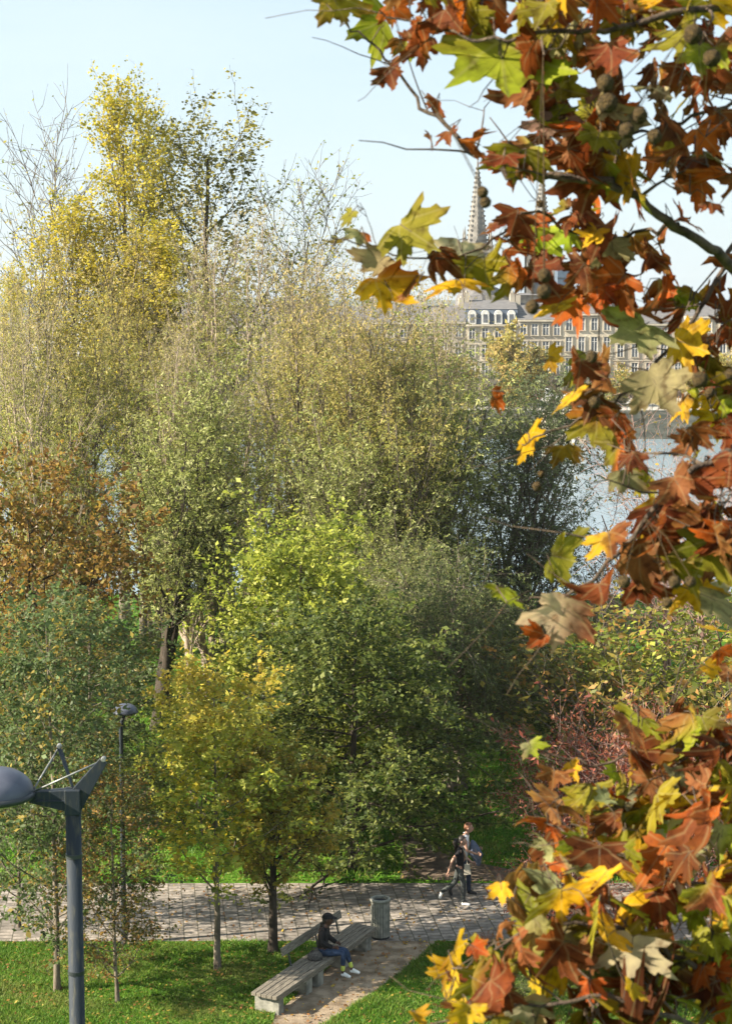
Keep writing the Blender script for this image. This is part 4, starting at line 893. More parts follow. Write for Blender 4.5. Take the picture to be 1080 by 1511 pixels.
# ------------------------------------------------------------------ far quay: houses, church, tower, vehicles
HY = 290.0
def X(px, D=HY): return PT(px, 460, D).x
def Z(py, D=HY): return PT(540, py, D).z
rh = random.Random(8)
def house(x0, x1, eave, ridge, kind, label, nwin, arch=False, wallm='stone', depth=13, nst=4, Y=HY):
    t = empty('quay_house', ((x0 + x1) / 2, Y, 0), 0, label, 'house', 'houses along the far quay'); w = x1 - x0
    b = MB(); b.box((0, depth / 2, eave / 2), (w - .01, depth, eave)); wall = b.build('wall', M[wallm], t)
    b = MB(); b.box((0, -.15, eave - .18), (w - .05, .5, .3)); b.build('cornice', M['stone'], wall)
    for zc_, dp_, hh_ in ((eave / nst * .98, .3, .22), (eave / nst * 2.02, .2, .12)): b = MB(); b.box((0, -.05, zc_), (w - .05, dp_, hh_)); b.build('string_course', M['stone'], wall)
    b = MB()
    if kind == 'mansard':
        ms = eave + (ridge - eave) * .62
        b.prism([(-w / 2 + .02, .15), (w / 2 - .02, .15), (w / 2 - .02, depth - .1), (-w / 2 + .02, depth - .1)], eave - .02, eave + .05)
        b.add([(-w / 2, .1, eave + .04), (w / 2, .1, eave + .04), (w / 2, 1.0, ms), (-w / 2, 1.0, ms), (w / 2, depth, eave + .04), (-w / 2, depth, eave + .04), (w / 2, depth - 1, ms), (-w / 2, depth - 1, ms)],
              [(0, 1, 2, 3), (5, 7, 6, 4), (0, 3, 7, 5), (1, 4, 6, 2)], 0)
        b.add([(-w / 2, .9, ms), (w / 2, .9, ms), (w / 2, depth / 2, ridge), (-w / 2, depth / 2, ridge), (w / 2, depth - .9, ms), (-w / 2, depth - .9, ms)], [(0, 1, 2, 3), (3, 2, 4, 5), (0, 3, 5), (1, 4, 2)], 1)
        roof = b.build('roof', [M['slate'], M['tiles']], t)
    else:
        b.add([(-w / 2, -.4, eave), (w / 2, -.4, eave), (w / 2, depth / 2, ridge), (-w / 2, depth / 2, ridge), (w / 2, depth + .2, eave), (-w / 2, depth + .2, eave)], [(0, 1, 2, 3), (3, 2, 4, 5), (0, 3, 5), (1, 4, 2), (0, 5, 4, 1)])
        roof = b.build('roof', M['tiles'], t)
    for sx in (-1, 1):
        b = MB(); b.box((sx * (w / 2 - .45), depth / 2, ridge + .15), (.8, 2.2, 2.2))
        for k in range(3): b.lathe([(.14, ridge + 1.2), (.11, ridge + 1.6)], c=(sx * (w / 2 - .45), depth / 2 - .7 + k * .7, 0), n=8)
        b.build('chimney', M['stone2'], roof)
    sh = eave / nst
    for st in range(nst):
        for i in range(nwin):
            cx = -w / 2 + w * (i + .5) / nwin; z0 = st * sh
            if st == 0:
                b = MB(); b.box((cx, -.05, sh * .38), (1.5, .12, sh * .76))
                if arch: b.lathe([(.001, .06), (.75, .06), (.75, -.06), (.001, -.06)], c=(cx, -.05, sh * .76), n=20, M=Matrix.Rotation(R(90), 3, 'X'))
                b.build('door', M['door'], t)
                continue
            wh = sh * (.66 if st < nst - 1 else .55); ww = 1.05; zc = z0 + sh * .22 + wh / 2
            b = MB()
            b.box((cx - ww / 2 - .05, -.07, zc), (.14, .16, wh + .2)); b.box((cx + ww / 2 + .05, -.07, zc), (.14, .16, wh + .2)); b.box((cx, -.07, zc + wh / 2 + .12), (ww + .5, .22, .14)); b.box((cx, -.09, zc - wh / 2 - .1), (ww + .4, .26, .12))
            f = b.build('window', M['stone'], t)
            b = MB(); b.box((cx, -.02, zc), (ww, .06, wh)); b.build('pane', M['pane'], f)
            b = MB(); b.box((cx, -.07, zc), (.10, .05, wh)); b.box((cx, -.072, zc + wh * .18), (ww, .05, .08))
            for s in (-1, 1): b.box((cx + s * (ww / 2 - .05), -.071, zc), (.09, .05, wh))
            b.build('sash', M['white'], f)
            if st == 1:
                b = MB(); b.box((cx, -.32, zc - wh / 2 + .42), (ww + .6, .03, .04)); b.box((cx, -.3, zc - wh / 2 - .12), (ww + .7, .6, .1))
                for k in range(9): b.box((cx - (ww + .5) / 2 + k * (ww + .5) / 8, -.32, zc - wh / 2 + .18), (.03, .025, .5))
                b.build('balcony', M['iron'], t)
    if kind == 'mansard':
        for i in range(nwin):
            cx = -w / 2 + w * (i + .5) / nwin; b = MB(); b.box((cx, .55, eave + .85), (1.25, 1.3, 1.7)); b.lathe([(.001, -.12), (.625, -.12), (.625, 1.0), (.001, 1.0)], c=(cx, 0, eave + 1.7), n=20, M=Matrix.Rotation(R(-90), 3, 'X'))
            d = b.build('dormer', M['white'], roof)
            b = MB(); b.box((cx, -.115, eave + .95), (.7, .03, 1.35)); b.build('pane', M['pane'], t)
    return t
hs = [(X(130), X(215), 11.5, 15, 'gable', 'house on the far quay hidden behind the poplars', 4), (X(215), X(300), 12.2, 15.5, 'gable', 'second house on the far quay from the left, behind the bare poplar', 4),
      (X(300), X(385), 11.8, 15, 'gable', 'house on the far quay behind the middle of the willow row', 4), (X(385), X(470), 12.4, 15.8, 'gable', 'house on the far quay showing brownish between willow tops', 4),
      (X(470), X(548), 11.6, 15, 'gable', 'tiled house on the far quay above the olive willow', 4), (X(548), X(624), 12.4, 15.6, 'gable', 'tiled stone house left of the brown roofed quay house', 4),
      (X(624), X(687), Z(474), Z(450), 'gable', 'brown roofed stone house left of the slate mansard house', 3), (X(687), X(764), Z(478), Z(442), 'mansard', 'stone house with blue slate mansard and white arched dormers', 4),
      (X(764), X(830), Z(471), Z(446), 'gable', 'stone house with brown tiled roof right of the mansard house', 4), (X(830), X(905), Z(462), Z(436), 'gable', 'pale stone house behind the big grey green plane leaf', 4),
      (X(905), X(1012), Z(477), Z(456), 'gable', 'stone house on the far quay mostly hidden by plane leaves', 5), (X(1012), X(1100), Z(466), Z(447), 'gable', 'grey roofed stone house at the right edge with tall chimney', 4),
      (X(1100), X(1180), 12.0, 15.5, 'gable', 'stone house on the far quay beyond the right edge', 4)]
for i, h in enumerate(hs): house(*h, arch=(i % 3 != 1), wallm='stone' if i % 2 else 'stone2')

# church: nave, apse roof and two openwork spires
CY = 430.0
ch = empty('twin_spired_church', (X(750, CY), CY, 0), 0, 'gothic church with twin pointed stone spires behind the quay houses', 'church')
def lx(px): return X(px, CY) - X(750, CY)
b = MB(); b.box((lx(760), 8, 9), (16, 40, 18)); b.build('nave', M['spire'], ch)
b = MB(); x0, x1 = lx(730), lx(800); b.add([(x0, -13, 18), (x1, -13, 18), ((x0 + x1) / 2, -8, Z(432, CY)), (x0, 30, 18), (x1, 30, 18), ((x0 + x1) / 2, 30, Z(432, CY))], [(0, 1, 2), (0, 2, 5, 3), (1, 4, 5, 2), (3, 5, 4)]); b.build('nave_roof', M['tiles'], ch)
b = MB(); b.lathe([(6.2, 0), (6.2, Z(452, CY)), (5.6, Z(436, CY)), (4.2, Z(425, CY)), (2.0, Z(419, CY)), (.01, Z(418, CY))], c=(lx(706), -6, 0), n=16); b.build('apse', M['tiles'], ch, smooth=False)
def spire(px, top):
    b = MB(); c = (lx(px), 0, 0); s = 3.1; zb = Z(372, CY); zt = Z(top, CY)
    b.box((c[0], 0, zb / 2), (2 * s, 2 * s, zb)); t = b.build('tower', M['spire'], ch)
    b = MB()
    for sx in (-1, 1):
        for sy in (-1, 1):
            b.box((c[0] + sx * s, sy * s, zb / 2 + .5), (1.1, 1.1, zb + 1)); b.lathe([(.62, zb + 1), (.42, zb + 2.2), (.01, zb + 6.2)], c=(c[0] + sx * s, sy * s, 0), n=6)
    b.box((c[0], -s - .1, zb + .1), (2 * s, .4, .5))
    for k in range(5): b.box((c[0] - s + 1 + k * 1.05, -s - .15, zb + .7), (.18, .2, 1.0))
    b.build('pinnacle', M['spire'], t)
    b = MB(); b.lathe([(2.75, zb), (2.35, zb + 3), (.10, zt - 1.2), (.02, zt)], c=c, n=8); sp = b.build('spire', M['spire'], t)
    b = MB()
    for k in range(8):
        a = 2 * math.pi * k / 8
        for q in range(16):
            f = q / 16; z = zb + 3 + (zt - zb - 5) * f; r = 2.35 * (1 - f) + .12; b.box((c[0] + r * math.cos(a), r * math.sin(a), z), (.42, .42, .42))
    b.build('crockets', M['spire'], sp)
    b = MB()
    for k in (5, 6, 7):
        a = 2 * math.pi * (k + .5) / 8 - math.pi / 8 * 1
        b.box((c[0] + (k - 6) * 1.25, -s - .03, zb - 6), (.55, .08, 7.5))
    b.build('belfry_opening', M['pane'], t)
    b = MB(); b.box((c[0], 0, zt + .7), (.12, .12, 1.6)); b.box((c[0], 0, zt + .9), (.8, .12, .12)); b.build('cross', M['iron'], sp)
spire(703, 228); spire(797, 242)
GY = 380.0
gt = MB(); gt.box((0, 0, Z(397, GY) / 2), (X(836, GY) - X(819, GY), 6, Z(397, GY))); 
o = gt.build('glass_tower', M['glasstower']); o.location = (X(828, GY), GY, 0)
tag(o, 'narrow dark blue glass tower rising behind the quay houses', 'tower'); o.name = 'tower_block'
gm = MB()
for k in range(9): gm.box((X(828, GY) - X(828, GY), -3.04, 2 + k * 2.4), (X(836, GY) - X(819, GY) + .05, .12, .18))
gm.build('floor_bands', M['iron'], o)

# railing, lamps and kerb along the far quay
rl = empty('quay_railing', (0, QY + .8, 0), 0, 'long low grey railing along the top of the far quay wall', 'railing')
b = MB()
for k in range(-30, 150): b.box((k * .9 - 4, 0, .45), (.06, .06, .9))
b.build('posts', M['iron'], rl)
for z in (.9, .55): b = MB(); b.box((50, 0, z + .03), (165, .07, .06)); b.build('rail', M['bolt'], rl)
def car(px, Y, col, label, van=False, rz=0):
    t = empty('parked_van' if van else 'parked_car', (X(px, Y), Y, 0), rz, label, 'van' if van else 'car', 'vehicles parked on the far quay')
    L, Wd = (5.2, 2.0) if van else (4.2, 1.75)
    side = [(-L / 2, .35), (-L / 2, 1.0), (-L / 2 + .15, 2.1), (L / 2 - 1.5, 2.15), (L / 2 - .85, 1.25), (L / 2 - .05, 1.0), (L / 2, .4)] if van else \
           [(-L / 2, .35), (-L / 2, .9), (-L / 2 + .35, 1.0), (-L / 2 + .9, 1.42), (.45, 1.45), (1.15, .98), (L / 2 - .1, .82), (L / 2, .4)]
    n = len(side); b = MB(); b.add([(x, -Wd / 2, z) for x, z in side] + [(x, Wd / 2, z) for x, z in side], [tuple(range(n)), tuple(range(n, 2 * n))[::-1]] + [(i, n + i, n + (i + 1) % n, (i + 1) % n) for i in range(n)])
    b.build('body', col, t, bevel=.06)
    b = MB()
    if van: b.prism([(L / 2 - 1.9, -Wd / 2 - .01), (L / 2 - 1.2, -Wd / 2 - .01), (L / 2 - 1.2, Wd / 2 + .01), (L / 2 - 1.9, Wd / 2 + .01)], 1.3, 1.9)
    else: b.prism([(-L / 2 + 1.0, -Wd / 2 - .01), (.55, -Wd / 2 - .01), (.55, Wd / 2 + .01), (-L / 2 + 1.0, Wd / 2 + .01)], 1.02, 1.34)
    b.build('side_window', M['pane'], t)
    for sx in (-1, 1):
        for sy in (-1, 1):
            b = MB(); b.tube([(sx * L * .31, sy * (Wd / 2 - .2), .33), (sx * L * .31, sy * (Wd / 2 + .02), .33)], .33, 16); wv = b.build('wheel', M['black'], t)
            b = MB(); b.tube([(sx * L * .31, sy * (Wd / 2 + .02), .33), (sx * L * .31, sy * (Wd / 2 + .035), .33)], .19, 12); b.build('rim', M['bolt'], wv)
        b = MB(); b.box((L / 2 + .0, sx * (Wd / 2 - .3), .7), (.08, .3, .16)); b.build('headlight', M['white'], t)
car(800, 276, M['carwhite'], 'white van parked on the far quay below the arched doorway', True)
car(775, 278, M['cargrey'], 'grey car parked on the far quay left of the white van')
car(850, 277, M['carwhite'], 'white car parked on the far quay right of the white van')
car(905, 278, M['cargrey'], 'grey car parked on the far quay between the hanging plane leaves')
# far strollers on the quay
def stroller(px, Y, label, mats):
    return person((X(px, Y), Y, .0), R(10), 1.0, Jw, label, 'people strolling on the far quay', mats, {}, limb=1.0)[0]
stroller(794, 256, 'tiny figure in dark clothes on the far quay below the white van', dict(skin=M['skin'], trousers=M['cloth_navy'], top=M['cloth_black'], shoe=M['black']))
stroller(798.5, 256.5, 'tiny figure in blue top walking just right of the dark clad stroller', dict(skin=M['skin'], trousers=M['cloth_black'], top=M['cloth_slate'], shoe=M['black']))
# red and white notice board, landing stage and mooring post
t = empty('notice_board', (X(883, 253.4), 253.4, 0), 0, 'small red and white board on the far quay edge', 'sign')
b = MB(); b.box((0, 0, 1.5), (1.1, .06, 1.1)); b.build('panel', M['red'], t); b = MB(); b.box((0, -.04, 1.5), (.7, .03, .35)); b.build('white_band', M['white'], t)
b = MB(); b.tube([(0, .06, -.05), (0, .06, 1.2)], .05, 8); b.build('post', M['iron'], t)
t = empty('landing_stage', (X(833, 246), 246, -4.2), 0, 'pale stone landing stage at the foot of the quay wall', 'landing stage')
b = MB(); b.box((0, 0, 2.0), (5.4, 8, 4.2)); b.box((4.6, 0, 1.0), (3.9, 7, 2.2)); b.build('steps', M['stone'], t, bevel=.05)
b = MB(); b.box((-2.2, -3.6, 4.4), (.5, .5, .8)); b.build('bollard', M['white'], t)
o = MB(); o.tube([(0, 0, -2), (0, 0, 5.0)], .28, 12); o.lathe([(.34, 5.0), (.34, 5.3), (.02, 5.6)], n=12); o = o.build('mooring_post', M['white'], smooth=True); o.location = (X(850, 238), 238, -4)
tag(o, 'white mooring post standing in the river by the landing stage', 'mooring post')

# ------------------------------------------------------------------ foreground plane tree
PTX = Vector((4.3, 6.2, 0))
plane = empty('plane_tree', tuple(PTX), 0, 'plane tree with big autumn leaves and seed balls framing the right side', 'tree')
def loc_(p): return Vector(p) - PTX
b = MB(); b.tube([(0, 0, -.1), (0, 0, 1), (.05, -.1, 6), (.0, -.2, 11), (.1, -.3, 15), (.2, -.2, 18)], [.36, .30, .25, .2, .15, .08], 16); b.build('trunk', M['bark_plane'], plane, smooth=True)
HUBS = [(1150, 1600, 5.6), (1200, 900, 5.6), (1180, 500, 5.6)]
BR = [ # px, py, depth polylines, radius (start, end)
 ([(1330, 560, 6.1), (1180, 470, 5.3), (1080, 388, 4.9), (1020, 350, 4.8), (965, 308, 4.7), (915, 275, 4.7), (850, 262, 4.7), (790, 262, 4.75), (725, 250, 4.8), (690, 212, 4.9), (650, 180, 4.95), (610, 140, 5), (580, 95, 5), (545, 60, 5), (505, 30, 5)], .022, .002),
 ([(1330, 900, 6.1), (1200, 740, 5.0), (1110, 655, 4.6), (1045, 680, 4.5), (985, 730, 4.5), (930, 800, 4.5), (880, 850, 4.5), (830, 880, 4.5), (760, 885, 4.5)], .018, .002),
 ([(1330, 420, 6.1), (1180, 300, 5.4), (1085, 340, 5.2), (1050, 430, 5.1), (1000, 500, 5.1), (940, 570, 5.0), (880, 610, 5.0), (820, 635, 5.0), (770, 655, 5.0)], .013, .002),
 ([(1330, 200, 6.1), (1200, 60, 5.0), (1090, 10, 4.5), (980, 25, 4.4), (880, 50, 4.4), (800, 45, 4.4), (720, 60, 4.4), (640, 40, 4.5), (560, 15, 4.5)], .016, .002),
 ([(1000, 330, 4.9), (930, 350, 5.1), (860, 350, 5.1), (780, 300, 5.1), (720, 370, 5.0), (640, 385, 4.9), (570, 372, 4.9), (490, 350, 4.9)], .007, .0018),
 ([(1330, 1250, 6.1), (1200, 1130, 5.3), (1085, 1095, 4.9), (1000, 1110, 4.8), (930, 1120, 4.8), (860, 1130, 4.8), (790, 1105, 4.8)], .012, .002),
 ([(1330, 1500, 6.1), (1180, 1380, 4.9), (1085, 1330, 4.5), (1000, 1290, 4.4), (920, 1270, 4.4), (850, 1240, 4.4), (790, 1200, 4.5)], .014, .002),
 ([(1330, 1650, 6.1), (1160, 1520, 4.7), (1060, 1440, 4.2), (980, 1400, 4.1), (900, 1370, 4.1), (820, 1360, 4.1), (740, 1390, 4.1), (670, 1430, 4.1)], .014, .002),
 ([(1250, 1700, 5.2), (1100, 1560, 4.2), (980, 1490, 3.9), (880, 1470, 3.9), (780, 1480, 3.9), (690, 1500, 3.9), (620, 1515, 3.9)], .012, .002),
 ([(1330, 120, 6.1), (1180, 110, 5.2), (1080, 150, 4.9), (990, 190, 4.8), (920, 200, 4.8), (850, 180, 4.8), (800, 170, 4.8)], .010, .002),
]
rf = np.random.default_rng(77)
def smooth_poly(pts, rep=4):
    P = np.array(pts)
    for _ in range(2):
        Q = [P[0]]
        for i in range(len(P) - 1): Q += [P[i] * .75 + P[i + 1] * .25, P[i] * .25 + P[i + 1] * .75]
        Q.append(P[-1]); P = np.array(Q)
    return P
branches = []; samples = []; sid = []
for bi, (pl, r0, r1) in enumerate(BR):
    W3 = [np.array(PT(*p) - PTX) for p in pl]
    W3[0] = np.array([0.03, -.15, W3[0][2]]) if bi != 4 else W3[0]
    P = smooth_poly(W3); P[2:-1] += rf.normal(0, .006, P[2:-1].shape)
    rad = r0 + (r1 - r0) * np.linspace(0, 1, len(P)) ** .6
    Pp = P[None]; Rp = rad[None]
    S1, RS1, _, _ = grow(rf, Pp, Rp, 13 if bi != 4 else 8, .3, .97, 48, 14, .26, .4, 6, -.02, .18, .5, None, .0016)
    S2, RS2, _, _ = grow(rf, S1, RS1, 2, .3, .95, 45, 16, .12, .4, 4, .0, .2, .6, None, .0012)
    branches.append((Pp, Rp, S1, RS1, S2, RS2))
    bstart = globals().setdefault('bstart', []); bstart.append(sum(len(q_) for q_ in samples))
    for A in (Pp, S1, S2):
        q = A.reshape(-1, 3); samples.append(q); sid.append(np.full(len(q), bi))
samples = np.concatenate(samples); sid = np.concatenate(sid)
# leaf template: five toothed lobes, tip towards +y, stalk joins at (0,-.12)
half = [(.0, 1.0), (.06, .80), (.17, .80), (.15, .64), (.21, .54), (.26, .46), (.33, .50), (.36, .56), (.47, .64), (.49, .54), (.62, .60), (.80, .64), (.68, .46), (.73, .36), (.60, .28), (.53, .20), (.48, .12),
        (.50, .06), (.62, .07), (.74, -.03), (.60, -.09), (.57, -.20), (.42, -.20), (.26, -.22), (.12, -.20)]
out = np.array(half + [(0, -.12)] + [(-x, y) for x, y in half[:0:-1]])
cen = np.array([0, .12]); NO = len(out)
rings = [cen + (out - cen) * s for s in (1.0, .72, .42)]
T2 = np.concatenate(rings + [cen[None]]); 
TF = []
for r_ in range(2):
    for i in range(NO): j = (i + 1) % NO; TF += [(r_ * NO + i, r_ * NO + j, (r_ + 1) * NO + j), (r_ * NO + i, (r_ + 1) * NO + j, (r_ + 1) * NO + i)]
for i in range(NO): TF.append((2 * NO + i, 2 * NO + (i + 1) % NO, 3 * NO))
TF = np.array(TF)
CC = {'R': ((0.14, 0.036, 0.010), 1.9), 'O': ((0.34, 0.075, 0.010), 1.3), 'Y': ((0.50, 0.30, 0.014), .8), 'G': ((0.20, 0.18, 0.014), .8), 'P': ((0.27, 0.26, 0.13), 1.1), 'B': ((0.22, 0.085, 0.03), 1.8), 'C': ((0.45, 0.37, 0.22), 1.4), 'L': ((0.26, 0.30, 0.02), .7)}
DEF = """500,12,80,G 548,38,95,G 588,15,60,O 600,70,50,B 578,112,52,R 640,5,70,R 645,156,45,R 636,208,38,R 662,200,42,R 692,208,48,O 742,100,165,G 700,45,85,Y 768,30,70,G 800,20,70,G 832,62,85,P
820,92,65,O 792,150,48,R 872,140,60,B 880,100,80,P 902,88,95,R 940,125,85,P 975,142,48,C 812,190,90,C 740,240,65,R 765,245,40,B 850,235,70,R 925,250,90,Y 920,200,80,P 868,262,80,R 1012,60,90,G 1062,82,90,R
1042,205,70,O 1060,120,60,G 960,20,110,R 880,15,90,O 1050,15,100,G 512,322,48,G 530,350,45,P 493,356,28,G 612,345,110,G 553,392,70,P 578,428,100,Y 606,425,70,B 642,386,66,R 676,302,75,R 682,378,85,C 716,402,95,G
672,420,80,Y 737,332,60,R 726,268,42,R 758,330,70,R 792,355,75,L 830,350,58,L 765,412,80,O 850,320,70,R 882,322,70,O 852,402,60,R 905,376,66,P 872,350,60,Y 820,457,65,Y 932,490,105,P 882,440,65,O 905,425,95,O
950,402,70,R 986,430,66,O 990,332,52,R 1050,305,38,R 1020,442,45,R 975,580,135,P 855,558,110,G 840,592,70,Y 872,600,80,R 820,528,42,Y 736,592,48,O 782,652,66,Y 880,632,90,O 842,667,66,G 902,670,72,G 1060,460,50,R
1040,515,42,R 1000,602,66,R 1062,592,66,Y 1030,642,66,R 915,712,66,P 942,690,56,L 930,678,50,R 1010,660,56,B 980,762,95,B 900,802,85,B 942,832,105,B 836,825,85,G 1040,762,85,B 1052,832,95,B 1062,890,120,P 745,880,62,G
888,880,95,R 828,915,110,C 792,945,55,O 1056,930,66,Y 1070,962,45,O 1062,705,70,R 785,1105,48,P 846,1136,50,Y 900,1138,58,L 1040,1072,75,G 1075,1052,40,O 1066,1100,55,R 980,1122,45,O 816,1150,66,B 812,1190,95,B 805,1216,85,O
852,1190,66,G 902,1200,55,R 972,1212,115,P 960,1152,55,L 1022,1200,90,P 1062,1240,85,P 890,1180,45,P 950,1262,66,Y 930,1292,66,Y 850,1236,55,O 880,1242,66,B 832,1292,75,P 800,1302,95,P 772,1336,90,G 800,1372,75,G
880,1370,95,G 910,1382,66,O 880,1332,85,O 740,1316,50,Y 674,1415,90,Y 736,1372,66,B 706,1400,50,O 792,1412,100,P 832,1396,75,P 902,1430,90,G 870,1462,66,O 930,1462,56,Y 962,1442,66,Y 985,1440,50,L 1012,1400,80,P
1032,1352,66,L 992,1342,66,L 960,1342,56,G 1062,1342,56,Y 1002,1312,45,C 1062,1302,56,R 1000,1282,55,O 1066,1422,66,O 1060,1496,70,O 925,1480,66,C 722,1482,85,B 690,1502,80,Y 618,1502,50,Y 740,1502,66,G 870,1502,66,O 1030,1442,70,O"""
L_ = []
for tk in DEF.split():
    a = tk.split(','); px, py, s, k = float(a[0]), float(a[1]), float(a[2]), a[3]
    D = float(np.clip(2600 * .175 / s + rf.normal(0, .2), 3.6, 6.4)); L_.append((px, py, D, s * D / 2600 * (1.15 if py < 1050 else 1.0), k, True))
REG = [((760, -20, 1110, 260), 44, 'RRRRRBBGGOYGP'), ((600, -20, 760, 50), 10, 'RROGB'), ((755, 215, 900, 300), 7, 'RRRB'), ((880, 260, 1110, 460), 12, 'RRROBB'), ((1010, 450, 1110, 700), 16, 'RRRBYG'), ((740, 270, 890, 450), 9, 'RROB'),
       ((840, 480, 980, 660), 4, 'ROYB'), ((940, 690, 1110, 870), 22, 'RRRBBG'), ((1020, 870, 1110, 980), 4, 'BOY'), ((950, 1060, 1110, 1200), 22, 'RRBGYG'), ((800, 1150, 1110, 1330), 44, 'BRRGOGYP'), ((770, 1320, 1110, 1520), 62, 'RBGRGYYLGPB'), ((650, 1420, 780, 1520), 12, 'RBYGC')]
for (x0, y0, x1, y1), n, kk in REG:
    for _ in range(int(n * 1.5)):
        D = rf.uniform(4.6, 6.6); s = rf.uniform(.11, .19); L_.append((rf.uniform(x0, x1), rf.uniform(y0, y1), D, s, kk[rf.integers(len(kk))], False))
LV = [[] for _ in BR]; LF = [[] for _ in BR]; LC = [[] for _ in BR]; LU = [[] for _ in BR]; cnt = [0] * len(BR); PETP = [[] for _ in BR]
wide = 1.5
camp = np.array([0, 0, CAMH]) - np.array(PTX)
sw = samples + np.array(PTX); sw_f = sw[:, 1] * CPI - (sw[:, 2] - CAMH) * SPI
spx = 540 + FPX * sw[:, 0] / sw_f; spy = 755 - FPX * (sw[:, 1] * SPI + (sw[:, 2] - CAMH) * CPI) / sw_f
okk = sw[:, 0] < 3.6
used = np.zeros(len(samples), bool)
for (px, py, D, s, k, main) in L_:
    pen = np.where(okk, 0, 1e6)
    j = int((np.hypot(spx - px, spy - py) + pen + rf.uniform(0, 25, len(spx))).argmin()); bi = int(sid[j]); anchor = samples[j]; used[j] = True
    D2 = sw[j, 1] + (rf.normal(0, .10) if main else rf.normal(.12, .16)); s = s * D2 / D * .9 if main else s * .98
    c = np.array(PT(px, py, D2) - PTX)
    if not main:
        v = c - anchor; ln = np.linalg.norm(v); c = anchor + v * min(1, .16 / ln) + rf.normal(0, .02, 3)
    (col, cv) = CC[k]
    cw = c + np.array(PTX); qf = cw[1] * CPI - (cw[2] - CAMH) * SPI; qx, qy = 540 + FPX * cw[0] / qf, 755 - FPX * (cw[1] * SPI + (cw[2] - CAMH) * CPI) / qf
    if (675 < qx < 735 and 215 < qy < 330) or (775 < qx < 812 and 225 < qy < 300): continue      # open gap in the foliage
    # frame: leaf tip hangs away from the anchor and downwards; face roughly towards the light/camera with a random turn
    tip = c - anchor; tip /= (np.linalg.norm(tip) + 1e-6); tip = tip * .7 + np.array([rf.normal(0, .45), rf.normal(0, .35), -.75 + rf.normal(0, .35)]); tip /= np.linalg.norm(tip)
    tc_ = camp - c; tc_ /= np.linalg.norm(tc_)
    nr = tc_ * (1.0 if main else .6) + np.array([-.35, 0, .35]) + rf.normal(0, .6 if main else .9, 3); nr -= tip * nr.dot(tip); nr /= np.linalg.norm(nr)
    if k in 'PC' : nr = nr if rf.random() < .5 else nr
    sd = np.cross(tip, nr)
    u = s / wide; X2 = T2[:, 0] * (1 + rf.normal(0, .08)); Y2 = T2[:, 1] * (1 + rf.normal(0, .08)); r2 = X2 ** 2 + (Y2 - .12) ** 2
    an0 = np.arctan2(T2[:, 0], T2[:, 1] - .1); wob_ = 1 + .13 * np.sin(an0 * 2 + rf.uniform(0, 6)) + .08 * np.sin(an0 * 3 + rf.uniform(0, 6)) + .05 * np.sin(an0 * 7 + rf.uniform(0, 6))
    jit = np.zeros(len(T2)); jit[:NO] = rf.normal(0, .035, NO); wob_ = wob_ + jit
    if rf.random() < .35: wob_[:NO] *= np.where(np.abs(np.mod(an0[:NO] - rf.uniform(-3, 3) + np.pi, 2 * np.pi) - np.pi) < .35, .72, 1)
    X2 = X2 * wob_; Y2 = (Y2 - .1) * wob_ + .1
    am = cv * rf.normal(1, .3); fold = rf.normal(.15, .25) * am; bend = rf.normal(.0, .35) * am; cup = rf.normal(.15, .25) * am
    ang = np.arctan2(X2, Y2 - .1)
    Zz = fold * np.abs(X2) ** 1.3 + bend * (Y2 - .1) * np.abs(Y2 - .1) * .6 + cup * r2 * .5 + .07 * am * r2 * np.sin(ang * 5 + rf.uniform(0, 6)) + .05 * am * np.sin(X2 * 9 + rf.uniform(0, 6)) * np.sqrt(r2)
    # curled leaves pull their edges in
    sh = 1 / (1 + .35 * np.abs(Zz)); 
    Vv = c[None] + ((X2 * sh)[:, None] * sd[None] + ((Y2 - .3) * sh)[:, None] * tip[None] + Zz[:, None] * nr[None]) * u
    n0 = cnt[bi]; LV[bi].append(Vv); LF[bi].append(TF + n0); cnt[bi] += len(Vv)
    base = np.array(col) * np.clip(rf.normal(1, .22, 3) * .35 + rf.normal(1, .22) * .65, .5, 1.6)
    C = np.tile(base, (len(T2), 1))
    # blotched, browner edges on autumn leaves: a colour of the leaf itself
    ed = np.clip((np.sqrt(r2) - .45) / .5, 0, 1)[:, None] * rf.uniform(.0, .75); tgt = np.array([(.24, .09, .02), (.34, .2, .03), (.10, .03, .012)][rf.integers(3)])
    C = C * (1 - ed) + tgt * ed
    half_ = rf.random() < .25
    if half_: hh_ = (1 / (1 + np.exp(-8 * (X2 * rf.normal() + Y2 * rf.normal() - .1))))[:, None]; C = C * (1 - hh_) + np.array(CC['OYGRL'[rf.integers(5)]][0]) * hh_
    LC[bi].append(C); LU[bi].append(np.stack([T2[:, 0], T2[:, 1] + .12, np.zeros(len(T2))], 1))
    # stalk from the leaf base to the twig
    bp3 = c + (tip * (-.12 - .3) + nr * 0) * u; a0 = anchor; 
    mid1 = a0 * .6 + bp3 * .4 + rf.normal(0, .012, 3) + np.array([0, 0, .02]); mid2 = a0 * .25 + bp3 * .75 - tip * .02 + rf.normal(0, .006, 3)
    PETP[bi].append(np.array([a0, mid1, mid2, bp3, c - tip * .1 * u]))
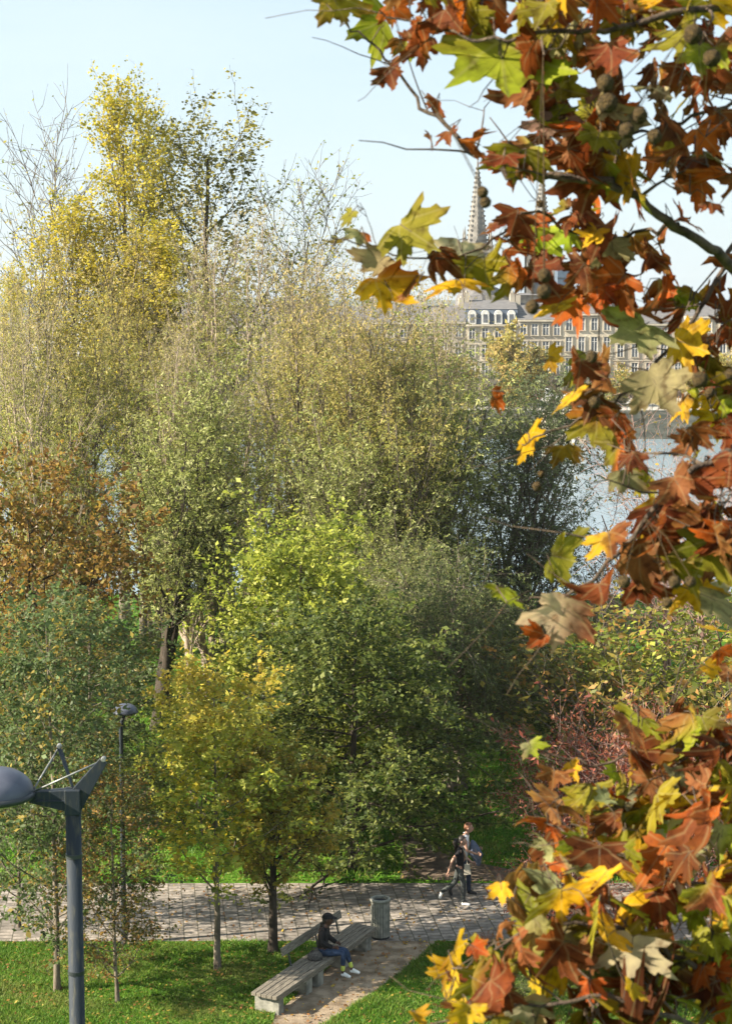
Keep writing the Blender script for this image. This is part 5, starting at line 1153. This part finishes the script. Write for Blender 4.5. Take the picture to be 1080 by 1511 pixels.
for bi in range(len(BR)):
    if not LV[bi]: continue
    P = np.array(PETP[bi]); pt = tubes(P, np.tile(np.array([.0022, .0018, .0014, .0014, .001]), (len(P), 1)), 4)
    Pp, Rp, S1, RS1, S2, RS2 = branches[bi]; b0 = bstart[bi]; u_ = used[b0:b0 + Pp.shape[1] + S1.shape[0] * 6 + S2.shape[0] * 4]
    u1 = u_[Pp.shape[1]:Pp.shape[1] + S1.shape[0] * 6].reshape(-1, 6).any(1); u2 = u_[Pp.shape[1] + S1.shape[0] * 6:].reshape(-1, 4).any(1)
    u1 = u1 | u2.reshape(-1, 2).any(1)
    tb = [tubes(Pp, Rp, 8)] + ([tubes(S1[u1], RS1[u1], 5)] if u1.any() else []) + ([tubes(S2[u2], RS2[u2], 4)] if u2.any() else [])
    V, F = join(tb + [pt]); branches[bi] = np_mesh('branch', V, F, M['bark_plane'], plane, smooth=True)
    np_mesh('foliage', np.concatenate(LV[bi]), np.concatenate(LF[bi]), M['planeleaf'], branches[bi], np.concatenate(LC[bi]), True, np.concatenate(LU[bi]))
SEED = [(893, 122, 30), (897, 151, 32), (924, 192, 28), (943, 170, 28), (965, 201, 30), (1022, 50, 36), (1050, 85, 36), (712, 283, 20), (716, 298, 20), (797, 300, 16), (803, 406, 28), (802, 430, 28), (785, 453, 24), (1032, 560, 28), (1047, 579, 18),
        (1077, 552, 22), (873, 526, 20), (877, 593, 20), (798, 699, 16), (792, 717, 16), (921, 858, 24), (995, 858, 22), (1018, 858, 24), (984, 889, 20), (1073, 955, 16), (1003, 1422, 20), (965, 1448, 14)]
for (px, py, s) in SEED:
    D = float(np.clip(2600 * .032 / s, 3.8, 5.2)); rad = s * D / 2600 / 2 * float(rf.uniform(.66, .86)); c = np.array(PT(px, py, D) - PTX)
    up = c + np.array([rf.normal(0, .02), rf.normal(0, .03), .10]); j = int(np.linalg.norm(samples - up, axis=1).argmin()); bi = int(sid[j])
    b = MB(); n_, m_n = 22, 14; vs = []
    for i in range(m_n + 1):
        for k in range(n_):
            th = math.pi * i / m_n; ph = 2 * math.pi * k / n_; rr2 = rad * (1 + rf.uniform(-.07, .13)); vs.append((c[0] + rr2 * math.sin(th) * math.cos(ph), c[1] + rr2 * math.sin(th) * math.sin(ph), c[2] + rr2 * math.cos(th)))
    b.add(vs, [(i * n_ + k, i * n_ + (k + 1) % n_, (i + 1) * n_ + (k + 1) % n_, (i + 1) * n_ + k) for i in range(m_n) for k in range(n_)])
    a0 = samples[j]; b.tube([tuple(a0), tuple(a0 * .5 + (c + np.array([0, 0, .05])) * .5), tuple(c + np.array([0, 0, rad * .9]))], .0012, 4)
    b.build('seed_ball', M['seed'], branches[bi], smooth=True)

# ------------------------------------------------------------------ air between the park and the far bank
hm_ = MB(); hm_.box((0, 1750, 41.5), (8400, 3900, 97)); 
haze = hm_.build('haze', []); tag(haze, None, None, None, 'stuff')
mv_ = bpy.data.materials.new('haze_air'); mv_.use_nodes = True; nn_ = mv_.node_tree.nodes; nn_.remove(nn_['Principled BSDF'])
pv = nn_.new('ShaderNodeVolumePrincipled'); pv.inputs['Color'].default_value = (.9, .95, 1, 1); pv.inputs['Density'].default_value = 0.00012; pv.inputs['Anisotropy'].default_value = 0.3
mv_.node_tree.links.new(pv.outputs[0], nn_['Material Output'].inputs['Volume']); haze.data.materials.append(mv_)
